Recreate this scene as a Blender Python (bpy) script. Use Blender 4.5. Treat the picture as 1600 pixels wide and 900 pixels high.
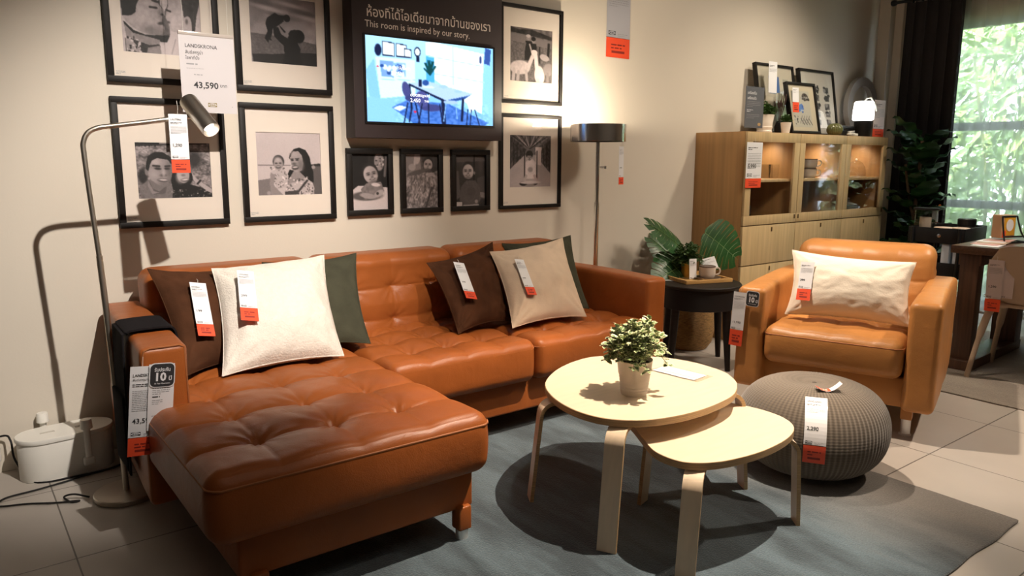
import bpy, math, random
import numpy as np
from mathutils import Vector, Matrix, noise

for o in list(bpy.data.objects): bpy.data.objects.remove(o, do_unlink=True)
SC = bpy.context.scene
COL = SC.collection
R = math.radians
rnd = random.Random(7)

# ------------------------------------------------------------------ camera
cam = bpy.data.cameras.new('camera'); camo = bpy.data.objects.new('camera', cam); COL.objects.link(camo)
cam.sensor_width = 36.0; cam.lens = 1169.6 / 1600 * 36.0; cam.clip_start = .02; cam.clip_end = 200
yaw, pit, rol = .653, .1695, .0043
fw = Vector((math.sin(yaw)*math.cos(pit), math.cos(yaw)*math.cos(pit), -math.sin(pit)))
r_ = Vector((math.cos(yaw), -math.sin(yaw), 0)); u_ = r_.cross(fw)
r2 = r_*math.cos(rol) + u_*math.sin(rol); u2 = -r_*math.sin(rol) + u_*math.cos(rol)
camo.matrix_world = Matrix(((r2.x, u2.x, -fw.x, .211), (r2.y, u2.y, -fw.y, -3.428), (r2.z, u2.z, -fw.z, 1.22), (0, 0, 0, 1)))
SC.camera = camo

# ------------------------------------------------------------------ light
SC.view_settings.view_transform = 'Standard'; SC.view_settings.look = 'None'
SC.view_settings.gamma = 1; SC.view_settings.use_curve_mapping = False
SC.view_settings.exposure = 0.18
W = bpy.data.worlds.new('sky'); SC.world = W; W.use_nodes = True
bg = W.node_tree.nodes['Background']; bg.inputs[0].default_value = (.72, .86, 1, 1); bg.inputs[1].default_value = 8

def spot(name, loc, to, watts, size, blend, col, rad=.03):
    l = bpy.data.lights.new(name, 'SPOT'); l.energy = watts; l.spot_size = R(size); l.spot_blend = blend
    l.color = col; l.shadow_soft_size = rad
    o = bpy.data.objects.new(name, l); COL.objects.link(o); o.location = loc
    o.rotation_euler = (Vector(to) - Vector(loc)).to_track_quat('-Z', 'Y').to_euler()
WARM = (1, .82, .65)
spot('ceiling_spot_sofa', (1.17, -2.75, 2.98), (1.10, -.30, .95), 500, 44, .85, (1, .905, .81), .018)
spot('ceiling_spot_table', (2.66, -2.25, 2.98), (2.12, -1.75, .4), 560, 46, .7, WARM, .012)
spot('ceiling_spot_armchair', (2.75, -1.0, 2.98), (3.55, -1.7, .4), 370, 44, .7, WARM, .03)
spot('ceiling_spot_seat', (2.35, -2.05, 2.98), (2.2, -.5, .7), 110, 60, .9, WARM, .04)
spot('ceiling_spot_cabinet', (5.25, -1.35, 2.98), (5.1, -.30, 1.0), 120, 88, 1., (1, .86, .68), .10)
spot('ceiling_spot_wall', (3.9, -2.6, 2.98), (4.3, -.05, 1.3), 200, 80, 1., (1, .86, .70), .30)
spot('ceiling_spot_dining', (5.0, -3.0, 2.98), (4.2, -2.2, .1), 290, 85, .9, WARM, .05)
l = bpy.data.lights.new('ambient_fill', 'AREA'); l.shape = 'RECTANGLE'; l.size = 4; l.size_y = 2.2; l.energy = 13; l.color = (1, .86, .70)  # area lamp added as soft ambient fill, not a fixture
o = bpy.data.objects.new('ambient_fill', l); COL.objects.link(o); o.location = (1.8, -3.2, 2.95)
s = bpy.data.lights.new('sun', 'SUN'); s.energy = 20; s.angle = R(3); s.color = (1, .96, .85)
o = bpy.data.objects.new('sun', s); COL.objects.link(o); o.rotation_euler = (R(12), R(-28), 0); o.location = (9, -2, 8)

# ------------------------------------------------------------------ materials
MATS = {}
def mat(name, col, rough=.6, metal=0., var=0., vscale=8., bump=0., bscale=60., spec=.5, sheen=0., trans=0., emit=None, estr=0., stretch=(1,1,1), col2=None, detail=4, coat=0., alpha=1.):
    if name in MATS: return MATS[name]
    m = bpy.data.materials.new(name); m.use_nodes = True; nt = m.node_tree; n = nt.nodes; L = nt.links
    p = n['Principled BSDF']
    c = (*col, 1)
    p.inputs['Base Color'].default_value = c; p.inputs['Roughness'].default_value = rough; p.inputs['Metallic'].default_value = metal
    p.inputs['Specular IOR Level'].default_value = spec
    if sheen: p.inputs['Sheen Weight'].default_value = sheen; p.inputs['Sheen Roughness'].default_value = .4
    if trans: p.inputs['Transmission Weight'].default_value = trans; p.inputs['IOR'].default_value = 1.3
    if coat: p.inputs['Coat Weight'].default_value = coat; p.inputs['Coat Roughness'].default_value = .15
    if emit: p.inputs['Emission Color'].default_value = (*emit, 1); p.inputs['Emission Strength'].default_value = estr
    if alpha < 1: p.inputs['Alpha'].default_value = alpha
    if var or bump:
        tc = n.new('ShaderNodeTexCoord'); mp = n.new('ShaderNodeMapping'); mp.inputs['Scale'].default_value = stretch
        L.new(tc.outputs['Object'], mp.inputs[0])
    if var:
        nz = n.new('ShaderNodeTexNoise'); nz.inputs['Scale'].default_value = vscale; nz.inputs['Detail'].default_value = detail
        L.new(mp.outputs[0], nz.inputs['Vector'])
        mx = n.new('ShaderNodeMix'); mx.data_type = 'RGBA'
        cr = n.new('ShaderNodeValToRGB'); cr.color_ramp.elements[0].position = .3; cr.color_ramp.elements[1].position = .7
        L.new(nz.outputs['Fac'], cr.inputs[0]); L.new(cr.outputs[0], mx.inputs['Factor'])
        mx.inputs['A'].default_value = (*(col2 or [x*(1-var) for x in col]), 1); mx.inputs['B'].default_value = (*[min(1, x*(1+(0 if col2 else var*.6))) for x in col], 1)
        L.new(mx.outputs['Result'], p.inputs['Base Color'])
    if bump:
        nb = n.new('ShaderNodeTexNoise'); nb.inputs['Scale'].default_value = bscale; nb.inputs['Detail'].default_value = 3
        L.new(mp.outputs[0], nb.inputs['Vector'])
        b = n.new('ShaderNodeBump'); b.inputs['Strength'].default_value = bump; b.inputs['Distance'].default_value = .01
        L.new(nb.outputs['Fac'], b.inputs['Height']); L.new(b.outputs[0], p.inputs['Normal'])
    MATS[name] = m; return m

def leather(name, col):
    m = mat(name, col, .38, var=.22, vscale=3.5, spec=.30)
    nt = m.node_tree; n = nt.nodes; L = nt.links; p = n['Principled BSDF']
    tc = n.new('ShaderNodeTexCoord')
    v = n.new('ShaderNodeTexVoronoi'); v.inputs['Scale'].default_value = 260; L.new(tc.outputs['Object'], v.inputs['Vector'])
    z = n.new('ShaderNodeTexNoise'); z.inputs['Scale'].default_value = 14; z.inputs['Detail'].default_value = 5; z.inputs['Distortion'].default_value = .6; L.new(tc.outputs['Object'], z.inputs['Vector'])
    b1 = n.new('ShaderNodeBump'); b1.inputs['Strength'].default_value = .18; b1.inputs['Distance'].default_value = .0015; L.new(v.outputs['Distance'], b1.inputs['Height'])
    b2 = n.new('ShaderNodeBump'); b2.inputs['Strength'].default_value = .22; b2.inputs['Distance'].default_value = .012; L.new(z.outputs['Fac'], b2.inputs['Height'])
    L.new(b2.outputs[0], b1.inputs['Normal']); L.new(b1.outputs[0], p.inputs['Normal'])
    return m
LEATHER = leather('cognac_leather', (.335, .094, .021))
LEATHER2 = leather('tan_leather', (.47, .205, .060))
STITCH = mat('stitch_thread', (.36, .125, .04), .6)
CHROME = mat('chrome', (.90, .88, .86), .20, 1.)
SATIN = mat('satin_chrome', (.78, .77, .75), .38, .85)
NICKEL = mat('brushed_nickel', (.58, .53, .46), .36, 1., bump=.05, bscale=200, stretch=(8, 8, .3))
BLACKW = mat('black_wood', (.014, .010, .008), .5, spec=.25, var=.3, vscale=6, stretch=(1, 1, 12))
BLACKP = mat('black_plastic', (.010, .009, .009), .55, spec=.25)
BLACKM = mat('black_metal', (.010, .011, .013), .4, .2)
FELT = mat('black_felt', (.012, .010, .011), 1., spec=.1, bump=.3, bscale=300)
WHITEP = mat('white_plastic', (.78, .76, .70), .35)
PAPER = mat('white_paper', (.80, .80, .82), .45, coat=.25)
PAPERG = mat('grey_paper', (.42, .42, .46), .45, coat=.3)
RED = mat('red_paper', (.80, .075, .022), .5, coat=.2)
INK = mat('ink', (.025, .025, .028), .7)
INKG = mat('grey_ink', (.30, .30, .31), .7)
MATB = mat('mat_board', (.76, .68, .60), .8)
FRAMEB = mat('black_frame', (.008, .006, .005), .55, spec=.3, var=.3, vscale=20)
BOARD = mat('dark_board', (.042, .030, .032), .55)
LETTER = mat('cream_lettering', (.86, .78, .70), .6)
PAPERM = mat('matte_paper', (.56, .53, .54), .6)
BIRCH = mat('birch_veneer', (.77, .62, .45), .33, var=.07, vscale=9, stretch=(1, 6, 1), bump=.02)
PLY = mat('ply_edge', (.50, .33, .16), .5, var=.4, vscale=14, stretch=(.6, .6, 60))
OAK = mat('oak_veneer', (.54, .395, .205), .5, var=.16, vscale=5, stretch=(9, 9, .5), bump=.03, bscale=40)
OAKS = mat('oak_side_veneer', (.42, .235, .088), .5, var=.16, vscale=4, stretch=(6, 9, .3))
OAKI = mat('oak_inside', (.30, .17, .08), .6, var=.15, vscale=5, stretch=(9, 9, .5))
BAMBOO = mat('bamboo', (.55, .32, .11), .45, var=.2, vscale=6, stretch=(1, 12, 1))
WALNUT = mat('dark_brown_wood', (.085, .040, .022), .45, var=.35, vscale=6, stretch=(12, 12, .6))
WALNUTT = mat('dark_brown_wood_top', (.095, .046, .026), .35, var=.35, vscale=6, stretch=(.6, 12, 12))
BROWNV = mat('brown_velvet', (.070, .028, .013), .9, spec=.1, var=.3, vscale=10, sheen=.0, bump=.12, bscale=90)
GREENV = mat('dark_green_cotton', (.056, .055, .036), .95, spec=.1, var=.2, vscale=12, bump=.2, bscale=160)
BOUCLE = mat('white_boucle', (.76, .70, .62), .95, bump=.35, bscale=150, var=.06, vscale=60)
BEIGEV = mat('beige_velvet', (.64, .50, .37), .9, spec=.15, var=.10, vscale=9, sheen=.1, bump=.12, bscale=80)
CREAM = mat('cream_linen', (.80, .72, .60), .9, bump=.12, bscale=140)
POT = mat('white_pot', (.80, .72, .62), .4)
POTG = mat('gold_pot', (.55, .33, .07), .35, .6)
CERAM = mat('stone_ceramic', (.60, .52, .44), .4, var=.08, vscale=30)
CERAMRIM = mat('brown_rim_glaze', (.10, .06, .04), .4)
WICKER = mat('wicker', (.30, .165, .05), .75, var=.5, vscale=40, stretch=(1, 1, 6), bump=.8, bscale=70)
SOIL = mat('soil', (.02, .014, .01), .95)
LEAFD = mat('dark_green_leaf', (.020, .075, .018), .35, var=.4, vscale=8)
LEAFV = mat('leaf_vein', (.14, .24, .08), .45)
LEAFF = mat('fig_leaf', (.014, .055, .012), .38, var=.35, vscale=6)
LEAFG = mat('mid_green_leaf', (.085, .175, .040), .5, var=.4, vscale=60)
LEAFH = mat('herb_leaf', (.05, .115, .025), .5, var=.5, vscale=90)
VARI = mat('variegated_leaf_green', (.17, .27, .085), .45, var=.35, vscale=50)
VARC = mat('variegated_leaf_cream', (.66, .68, .42), .45)
STEM = mat('stem', (.10, .13, .04), .6)
TRUNK = mat('trunk', (.13, .075, .04), .8, var=.4, vscale=40)
BEIGEP = mat('beige_plastic', (.42, .31, .22), .5)
LAMPW = mat('lamp_shade_glow', (.9, .88, .82), .5, emit=(1, .97, .90), estr=3.2)
BULB = mat('bulb_glow', (1, .9, .75), .5, emit=(1, .85, .62), estr=14)
CURT = mat('dark_curtain_cloth', (.020, .015, .014), .9, bump=.15, bscale=200)
FLATTAG = mat('clear_pocket_edge', (.45, .40, .36), .2)
SLATE = mat('slate_card', (.13, .14, .16), .6)
GREENG = mat('olive_ribbed_glass', (.13, .135, .05), .12, spec=.7)
RINGM = mat('smoke_ring', (.30, .28, .26), .4)

def node_mat(name):
    m = bpy.data.materials.new(name); m.use_nodes = True; MATS[name] = m
    return m, m.node_tree.nodes, m.node_tree.links

def thin_glass(name, tint=(1, 1, 1), refl=.08, rough=.02):
    m, n, L = node_mat(name); n.remove(n['Principled BSDF'])
    t = n.new('ShaderNodeBsdfTransparent'); t.inputs[0].default_value = (*tint, 1)
    g = n.new('ShaderNodeBsdfGlossy'); g.inputs['Roughness'].default_value = rough
    lw = n.new('ShaderNodeLayerWeight'); lw.inputs[0].default_value = .5     # Schlick: the same from both sides of the pane
    pw = n.new('ShaderNodeMath'); pw.operation = 'POWER'; pw.inputs[1].default_value = 5; L.new(lw.outputs['Facing'], pw.inputs[0])
    f = n.new('ShaderNodeMath'); f.operation = 'MULTIPLY_ADD'; f.inputs[1].default_value = .7; f.inputs[2].default_value = .035; L.new(pw.outputs[0], f.inputs[0])
    mx = n.new('ShaderNodeMixShader'); L.new(f.outputs[0], mx.inputs[0]); L.new(t.outputs[0], mx.inputs[1]); L.new(g.outputs[0], mx.inputs[2])
    L.new(mx.outputs[0], n['Material Output'].inputs[0]); return m
GLASS = thin_glass('pane_glass')
GLASSV = thin_glass('vessel_glass', (.93, .93, .92))
ACRYL = thin_glass('clear_sleeve', (.97, .97, .97))

def sheer_mat():
    m, n, L = node_mat('sheer_white_cloth'); n.remove(n['Principled BSDF'])
    t = n.new('ShaderNodeBsdfTransparent'); d = n.new('ShaderNodeBsdfDiffuse'); tr = n.new('ShaderNodeBsdfTranslucent')
    d.inputs[0].default_value = (.8, .8, .76, 1); tr.inputs[0].default_value = (.85, .86, .82, 1)
    a = n.new('ShaderNodeMixShader'); a.inputs[0].default_value = .6; L.new(d.outputs[0], a.inputs[1]); L.new(tr.outputs[0], a.inputs[2])
    b = n.new('ShaderNodeMixShader'); b.inputs[0].default_value = .34; L.new(t.outputs[0], b.inputs[1]); L.new(a.outputs[0], b.inputs[2])
    L.new(b.outputs[0], n['Material Output'].inputs[0]); return m
SHEER = sheer_mat()

def attr_mat(name, emit=0.):
    m, n, L = node_mat(name); p = n['Principled BSDF']
    a = n.new('ShaderNodeAttribute'); a.attribute_name = 'print_colour'
    if emit:
        p.inputs['Base Color'].default_value = (.01, .01, .01, 1)
        L.new(a.outputs['Color'], p.inputs['Emission Color']); p.inputs['Emission Strength'].default_value = emit
        p.inputs['Roughness'].default_value = .25
    else:
        L.new(a.outputs['Color'], p.inputs['Base Color']); p.inputs['Roughness'].default_value = .6
    return m
PRINT = attr_mat('photo_print'); SCREEN = attr_mat('lit_screen', 1.35)

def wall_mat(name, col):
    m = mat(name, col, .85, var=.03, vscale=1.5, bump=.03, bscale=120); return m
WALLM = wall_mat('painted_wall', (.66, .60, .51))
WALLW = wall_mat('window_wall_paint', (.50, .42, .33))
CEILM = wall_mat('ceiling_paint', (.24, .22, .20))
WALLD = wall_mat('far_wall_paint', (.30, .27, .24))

def floor_mat():
    m, n, L = node_mat('stone_floor_tiles'); p = n['Principled BSDF']
    tc = n.new('ShaderNodeTexCoord'); mp = n.new('ShaderNodeMapping'); mp.inputs['Location'].default_value = (-.445, .315, 0)
    L.new(tc.outputs['Object'], mp.inputs[0])
    br = n.new('ShaderNodeTexBrick'); br.offset = 0; br.squash = 1
    for k, v in (('Scale', 1.), ('Mortar Size', .0028), ('Mortar Smooth', .3), ('Brick Width', .6), ('Row Height', .6), ('Bias', 0)): br.inputs[k].default_value = v
    br.inputs['Color1'].default_value = (.42, .378, .335, 1); br.inputs['Color2'].default_value = (.44, .397, .353, 1); br.inputs['Mortar'].default_value = (.10, .085, .07, 1)
    L.new(mp.outputs[0], br.inputs['Vector'])
    nz = n.new('ShaderNodeTexNoise'); nz.inputs['Scale'].default_value = 3; nz.inputs['Detail'].default_value = 8; L.new(tc.outputs['Object'], nz.inputs['Vector'])
    mx = n.new('ShaderNodeMix'); mx.data_type = 'RGBA'; mx.blend_type = 'MULTIPLY'; mx.inputs['Factor'].default_value = .35
    L.new(br.outputs['Color'], mx.inputs['A']); L.new(nz.outputs['Color'], mx.inputs['B'])
    hs = n.new('ShaderNodeMix'); hs.data_type = 'RGBA'; hs.inputs['Factor'].default_value = .5
    cr = n.new('ShaderNodeValToRGB'); cr.color_ramp.elements[0].color = (.72, .72, .72, 1); cr.color_ramp.elements[0].position = .3; cr.color_ramp.elements[1].position = .7
    L.new(nz.outputs['Fac'], cr.inputs[0]); L.new(cr.outputs[0], mx.inputs['B'])
    L.new(mx.outputs['Result'], p.inputs['Base Color'])
    p.inputs['Roughness'].default_value = .42
    b = n.new('ShaderNodeBump'); b.inputs['Strength'].default_value = .3; b.inputs['Distance'].default_value = .003; b.invert = True
    L.new(br.outputs['Fac'], b.inputs['Height']); L.new(b.outputs[0], p.inputs['Normal'])
    return m
FLOORM = floor_mat()

def rug_mat(name, c1, c2, c3):
    m, n, L = node_mat(name); p = n['Principled BSDF']
    tc = n.new('ShaderNodeTexCoord')
    n1 = n.new('ShaderNodeTexNoise'); n1.inputs['Scale'].default_value = 3.2; n1.inputs['Detail'].default_value = 6; n1.inputs['Roughness'].default_value = .65
    mp = n.new('ShaderNodeMapping'); mp.inputs['Scale'].default_value = (1.6, .45, 1); mp.inputs['Rotation'].default_value = (0, 0, .2)
    L.new(tc.outputs['Object'], mp.inputs[0]); L.new(mp.outputs[0], n1.inputs['Vector'])
    cr = n.new('ShaderNodeValToRGB'); e = cr.color_ramp.elements; e[0].position = .42; e[0].color = (*c1, 1); e[1].position = .60; e[1].color = (*c2, 1)
    L.new(n1.outputs['Fac'], cr.inputs[0])
    # greyer band near the right edge of the rug
    sx = n.new('ShaderNodeSeparateXYZ'); L.new(tc.outputs['Object'], sx.inputs[0])
    mr = n.new('ShaderNodeMapRange'); mr.inputs[1].default_value = .45; mr.inputs[2].default_value = .95; L.new(sx.outputs['X'], mr.inputs[0])
    ad = n.new('ShaderNodeMath'); ad.operation = 'MULTIPLY_ADD'; ad.inputs[1].default_value = .6; L.new(n1.outputs['Fac'], ad.inputs[0]); L.new(sx.outputs['X'], ad.inputs[2])
    L.new(ad.outputs[0], mr.inputs[0]); mr.inputs[1].default_value = .85; mr.inputs[2].default_value = 1.25
    mx = n.new('ShaderNodeMix'); mx.data_type = 'RGBA'; L.new(mr.outputs[0], mx.inputs['Factor']); L.new(cr.outputs[0], mx.inputs['A']); mx.inputs['B'].default_value = (*c3, 1)
    n2 = n.new('ShaderNodeTexNoise'); n2.inputs['Scale'].default_value = 180; n2.inputs['Detail'].default_value = 2; L.new(tc.outputs['Object'], n2.inputs['Vector'])
    m2 = n.new('ShaderNodeMix'); m2.data_type = 'RGBA'; m2.blend_type = 'OVERLAY'; m2.inputs['Factor'].default_value = .5; L.new(mx.outputs['Result'], m2.inputs['A']); L.new(n2.outputs['Fac'], m2.inputs['B'])
    L.new(m2.outputs['Result'], p.inputs['Base Color']); p.inputs['Roughness'].default_value = .95
    p.inputs['Sheen Weight'].default_value = .3
    b = n.new('ShaderNodeBump'); b.inputs['Strength'].default_value = .6; b.inputs['Distance'].default_value = .006; L.new(n2.outputs['Fac'], b.inputs['Height']); L.new(b.outputs[0], p.inputs['Normal'])
    return m
RUGM = rug_mat('blue_grey_wool', (.028, .046, .058), (.085, .126, .152), (.125, .112, .098))
RUG2M = rug_mat('beige_wool', (.20, .17, .14), (.24, .21, .17), (.24, .20, .16))

def knit_mat():
    m, n, L = node_mat('taupe_knit'); p = n['Principled BSDF']
    p.inputs['Roughness'].default_value = .95; p.inputs['Sheen Weight'].default_value = .3
    uv = n.new('ShaderNodeAttribute'); uv.attribute_name = 'knit_uv'
    sx = n.new('ShaderNodeSeparateXYZ'); L.new(uv.outputs['Vector'], sx.inputs[0])
    def wave(sock, k):
        a = n.new('ShaderNodeMath'); a.operation = 'MULTIPLY'; a.inputs[1].default_value = k; L.new(sock, a.inputs[0])
        s_ = n.new('ShaderNodeMath'); s_.operation = 'SINE'; L.new(a.outputs[0], s_.inputs[0]); return s_.outputs[0]
    w1 = wave(sx.outputs['X'], 2*math.pi*92); w2 = wave(sx.outputs['Y'], 2*math.pi*55)
    ad = n.new('ShaderNodeMath'); ad.operation = 'MULTIPLY_ADD'; ad.inputs[1].default_value = .45; L.new(w2, ad.inputs[0]); L.new(w1, ad.inputs[2])
    mr = n.new('ShaderNodeMapRange'); mr.inputs[1].default_value = -1.2; mr.inputs[2].default_value = 1.2; L.new(ad.outputs[0], mr.inputs[0])
    mx = n.new('ShaderNodeMix'); mx.data_type = 'RGBA'; L.new(mr.outputs[0], mx.inputs['Factor'])
    mx.inputs['A'].default_value = (.074, .058, .042, 1); mx.inputs['B'].default_value = (.145, .116, .086, 1)
    L.new(mx.outputs['Result'], p.inputs['Base Color'])
    b = n.new('ShaderNodeBump'); b.inputs['Strength'].default_value = .35; b.inputs['Distance'].default_value = .003; L.new(mr.outputs[0], b.inputs['Height']); L.new(b.outputs[0], p.inputs['Normal'])
    return m
KNIT = knit_mat()
# ------------------------------------------------------------------ mesh helpers
def coords(h, r, n, seg):
    r = min(r, h)
    a = [-h + r*(1-math.cos(math.pi/2*i/seg)) for i in range(seg)] if r > 0 else []
    mid = list(np.linspace(-h+r, h-r, max(2, n))) if h-r > 1e-6 else [0.]
    return a + mid + [-x for x in reversed(a)]

class MB:
    def __init__(s): s.v = []; s.f = []; s.m = []
    def add(s, vs, fs, mi=0):
        b = len(s.v); s.v += [tuple(p) for p in vs]; s.f += [tuple(i+b for i in f) for f in fs]; s.m += [mi]*len(fs)
    def rbox(s, c, size, r=.01, n=(2, 2, 2), seg=3, fn=None, mi=0):
        h = [x/2 for x in size]; r = min(r, min(h)*.999)
        X, Y, Z = [coords(h[i], r, n[i], seg) for i in range(3)]
        idx = {}; vs = []; fs = []
        def V(i, j, k):
            q = (i, j, k)
            if q not in idx:
                p = Vector((X[i], Y[j], Z[k]))
                q2 = Vector([max(-h[a]+r, min(h[a]-r, p[a])) for a in range(3)])
                d = p - q2
                nrm = d.normalized() if d.length > 1e-9 else Vector((0, 0, 0))
                p = q2 + nrm*r if d.length > 1e-9 else p
                idx[q] = len(vs)
                if fn: p = fn(p, nrm, h)
                vs.append((p[0]+c[0], p[1]+c[1], p[2]+c[2]))
            return idx[q]
        a, b, g = len(X), len(Y), len(Z)
        for i in range(a-1):
            for j in range(b-1):
                fs.append((V(i, j, g-1), V(i+1, j, g-1), V(i+1, j+1, g-1), V(i, j+1, g-1)))
                fs.append((V(i, j, 0), V(i, j+1, 0), V(i+1, j+1, 0), V(i+1, j, 0)))
        for i in range(a-1):
            for k in range(g-1):
                fs.append((V(i, 0, k), V(i+1, 0, k), V(i+1, 0, k+1), V(i, 0, k+1)))
                fs.append((V(i, b-1, k), V(i, b-1, k+1), V(i+1, b-1, k+1), V(i+1, b-1, k)))
        for j in range(b-1):
            for k in range(g-1):
                fs.append((V(0, j, k), V(0, j, k+1), V(0, j+1, k+1), V(0, j+1, k)))
                fs.append((V(a-1, j, k), V(a-1, j+1, k), V(a-1, j+1, k+1), V(a-1, j, k+1)))
        s.add(vs, fs, mi); return s
    def box(s, lo, hi, mi=0, bev=0.002):
        c = [(a+b)/2 for a, b in zip(lo, hi)]; sz = [abs(b-a) for a, b in zip(lo, hi)]
        return s.rbox(c, sz, min(bev, min(sz)*.3), seg=1 if bev < .004 else 3, mi=mi)
    def hexa(s, b4, t4, mi=0):
        s.add(list(b4)+list(t4), [(3, 2, 1, 0), (4, 5, 6, 7), (0, 1, 5, 4), (1, 2, 6, 5), (2, 3, 7, 6), (3, 0, 4, 7)], mi); return s
    def tube(s, path, rad, seg=12, mi=0, caps=True, flat=None):
        P = [Vector(p) for p in path]; n = len(P)
        rads = rad if isinstance(rad, (list, tuple)) else [rad]*n
        T = [(P[min(i+1, n-1)]-P[max(i-1, 0)]).normalized() for i in range(n)]
        up = Vector((0, 0, 1)) if abs(T[0].z) < .9 else Vector((1, 0, 0))
        N = (up - T[0]*up.dot(T[0])).normalized(); vs = []; fs = []
        for i in range(n):
            if i: N = (N - T[i]*N.dot(T[i])).normalized()
            B = T[i].cross(N)
            for k in range(seg):
                a = 2*math.pi*k/seg; vs.append(P[i] + N*math.cos(a)*rads[i] + B*math.sin(a)*rads[i]*(flat or 1))
        for i in range(n-1):
            for k in range(seg):
                fs.append((i*seg+k, i*seg+(k+1) % seg, (i+1)*seg+(k+1) % seg, (i+1)*seg+k))
        if caps: fs += [tuple(range(seg-1, -1, -1)), tuple((n-1)*seg+k for k in range(seg))]
        s.add(vs, fs, mi); return s
    def lathe(s, prof, seg=32, c=(0, 0, 0), mi=0, sx=1, sy=1):
        vs = []; fs = []; n = len(prof)
        for r, z in prof:
            for k in range(seg):
                a = 2*math.pi*k/seg; vs.append((c[0]+r*math.cos(a)*sx, c[1]+r*math.sin(a)*sy, c[2]+z))
        for i in range(n-1):
            for k in range(seg): fs.append((i*seg+k, i*seg+(k+1) % seg, (i+1)*seg+(k+1) % seg, (i+1)*seg+k))
        if prof[0][0] > 1e-5: fs.append(tuple(range(seg-1, -1, -1)))
        if prof[-1][0] > 1e-5: fs.append(tuple((n-1)*seg+k for k in range(seg)))
        s.add(vs, fs, mi); return s
    def prism(s, out, z0, z1, mi=0, mside=None, bev=0.):
        n = len(out); c = [sum(p[i] for p in out)/n for i in (0, 1)]
        def ring(k, z): return [(c[0]+(p[0]-c[0])*k, c[1]+(p[1]-c[1])*k, z) for p in out]
        kk = 1 - bev/(.3 if bev else 1)
        rings = [ring(kk, z0), ring(1, z0+bev), ring(1, z1-bev), ring(kk, z1)] if bev else [ring(1, z0), ring(1, z1)]
        vs = [p for r in rings for p in r]; m = len(rings)
        s.add(vs, [tuple(range(n-1, -1, -1)), tuple((m-1)*n+i for i in range(n))], mi)
        b = len(s.v)-len(vs)
        for j in range(m-1):
            for i in range(n):
                s.f.append((b+j*n+i, b+j*n+(i+1) % n, b+(j+1)*n+(i+1) % n, b+(j+1)*n+i)); s.m.append(mi if mside is None else mside)
        return s
    def grid(s, fn, nu, nv, mi=0, wrap=False):
        vs = [fn(i/(nu-1), j/(nv-1)) for j in range(nv) for i in range(nu)]
        fs = [(j*nu+i, j*nu+i+1, (j+1)*nu+i+1, (j+1)*nu+i) for j in range(nv-1) for i in range(nu-1)]
        s.add(vs, fs, mi); return s
    def xf(s, M, start=0):
        s.v[start:] = [tuple(M @ Vector(p)) for p in s.v[start:]]; return s
    def build(s, name, mats, parent=None, smooth=True, ang=38, loc=None):
        me = bpy.data.meshes.new(name); me.from_pydata([tuple(p) for p in s.v], [], s.f); me.validate()
        for m in (mats if isinstance(mats, (list, tuple)) else [mats]): me.materials.append(m)
        if len(me.polygons) == len(s.m): me.polygons.foreach_set('material_index', s.m)
        if smooth:
            me.polygons.foreach_set('use_smooth', [True]*len(me.polygons)); me.set_sharp_from_angle(angle=R(ang))
        me.update(); o = bpy.data.objects.new(name, me); COL.objects.link(o)
        if parent: o.parent = parent
        if loc: o.location = loc
        return o

def tag(o, label, cat, group=None):
    o['label'] = label; o['category'] = cat
    if group: o['group'] = group
    return o
def thing(name, label, cat, loc=(0, 0, 0), rz=0., group=None, M=None):
    o = bpy.data.objects.new(name, None); o.empty_display_size = .05; COL.objects.link(o)
    o.location = loc; o.rotation_euler = (0, 0, rz)
    if M is not None: o.matrix_world = M
    return tag(o, label, cat, group)
def struct(name, mb, m, parent=None, smooth=False):
    o = mb.build(name, m, parent, smooth=smooth)
    if not parent: o['kind'] = 'structure'
    return o
def catmull(pts, k=8):
    P = [Vector(p) for p in pts]; P = [P[0]*2-P[1]] + P + [P[-1]*2-P[-2]]; out = []
    for i in range(1, len(P)-2):
        for j in range(k):
            t = j/k; a, b, c, d = P[i-1:i+3]
            out.append(.5*((2*b)+(c-a)*t+(2*a-5*b+4*c-d)*t*t+(3*b-a-3*c+d)*t**3))
    return out + [P[-2]]
def axes(origin, X, Zdown):
    """frame with local x along X, local -z along Zdown, local -y facing out"""
    X = Vector(X).normalized(); Zd = Vector(Zdown); Zd = (Zd - X*Zd.dot(X)).normalized(); Z = -Zd; Y = Z.cross(X)
    o = Vector(origin)
    return Matrix(((X.x, Y.x, Z.x, o.x), (X.y, Y.y, Z.y, o.y), (X.z, Y.z, Z.z, o.z), (0, 0, 0, 1)))

_TC = {}
def text_geo(body, bold=0.):
    k = (body, bold)
    if k not in _TC:
        cu = bpy.data.curves.new('t', 'FONT'); cu.body = body; cu.size = 1; cu.resolution_u = 2; cu.offset = bold; cu.fill_mode = 'FRONT'
        ob = bpy.data.objects.new('t', cu); COL.objects.link(ob); dg = bpy.context.evaluated_depsgraph_get(); dg.update()
        me = bpy.data.meshes.new_from_object(ob.evaluated_get(dg))
        _TC[k] = ([(v.co.x, v.co.y) for v in me.vertices], [tuple(p.vertices) for p in me.polygons])
        bpy.data.objects.remove(ob); bpy.data.curves.remove(cu); bpy.data.meshes.remove(me)
    return _TC[k]
def put_text(mb, body, x, z, size, y=-.0006, mi=1, bold=0., width=None, align='L', flip=False):
    """text standing in the local xz plane, facing -y; z is the baseline"""
    vs, fs = text_geo(body, bold)
    if not vs: return
    w = max(v[0] for v in vs); k = size; kx = size if width is None else width/w
    off = 0 if align == 'L' else (-w*kx/2 if align == 'C' else -w*kx)
    mb.add([(x+off+v[0]*kx, y, z+v[1]*k) for v in vs], fs, mi)
def bar(mb, x0, z0, x1, z1, y=-.0006, mi=1):
    mb.add([(x0, y, z0), (x1, y, z0), (x1, y, z1), (x0, y, z1)], [(0, 1, 2, 3)], mi)
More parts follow.
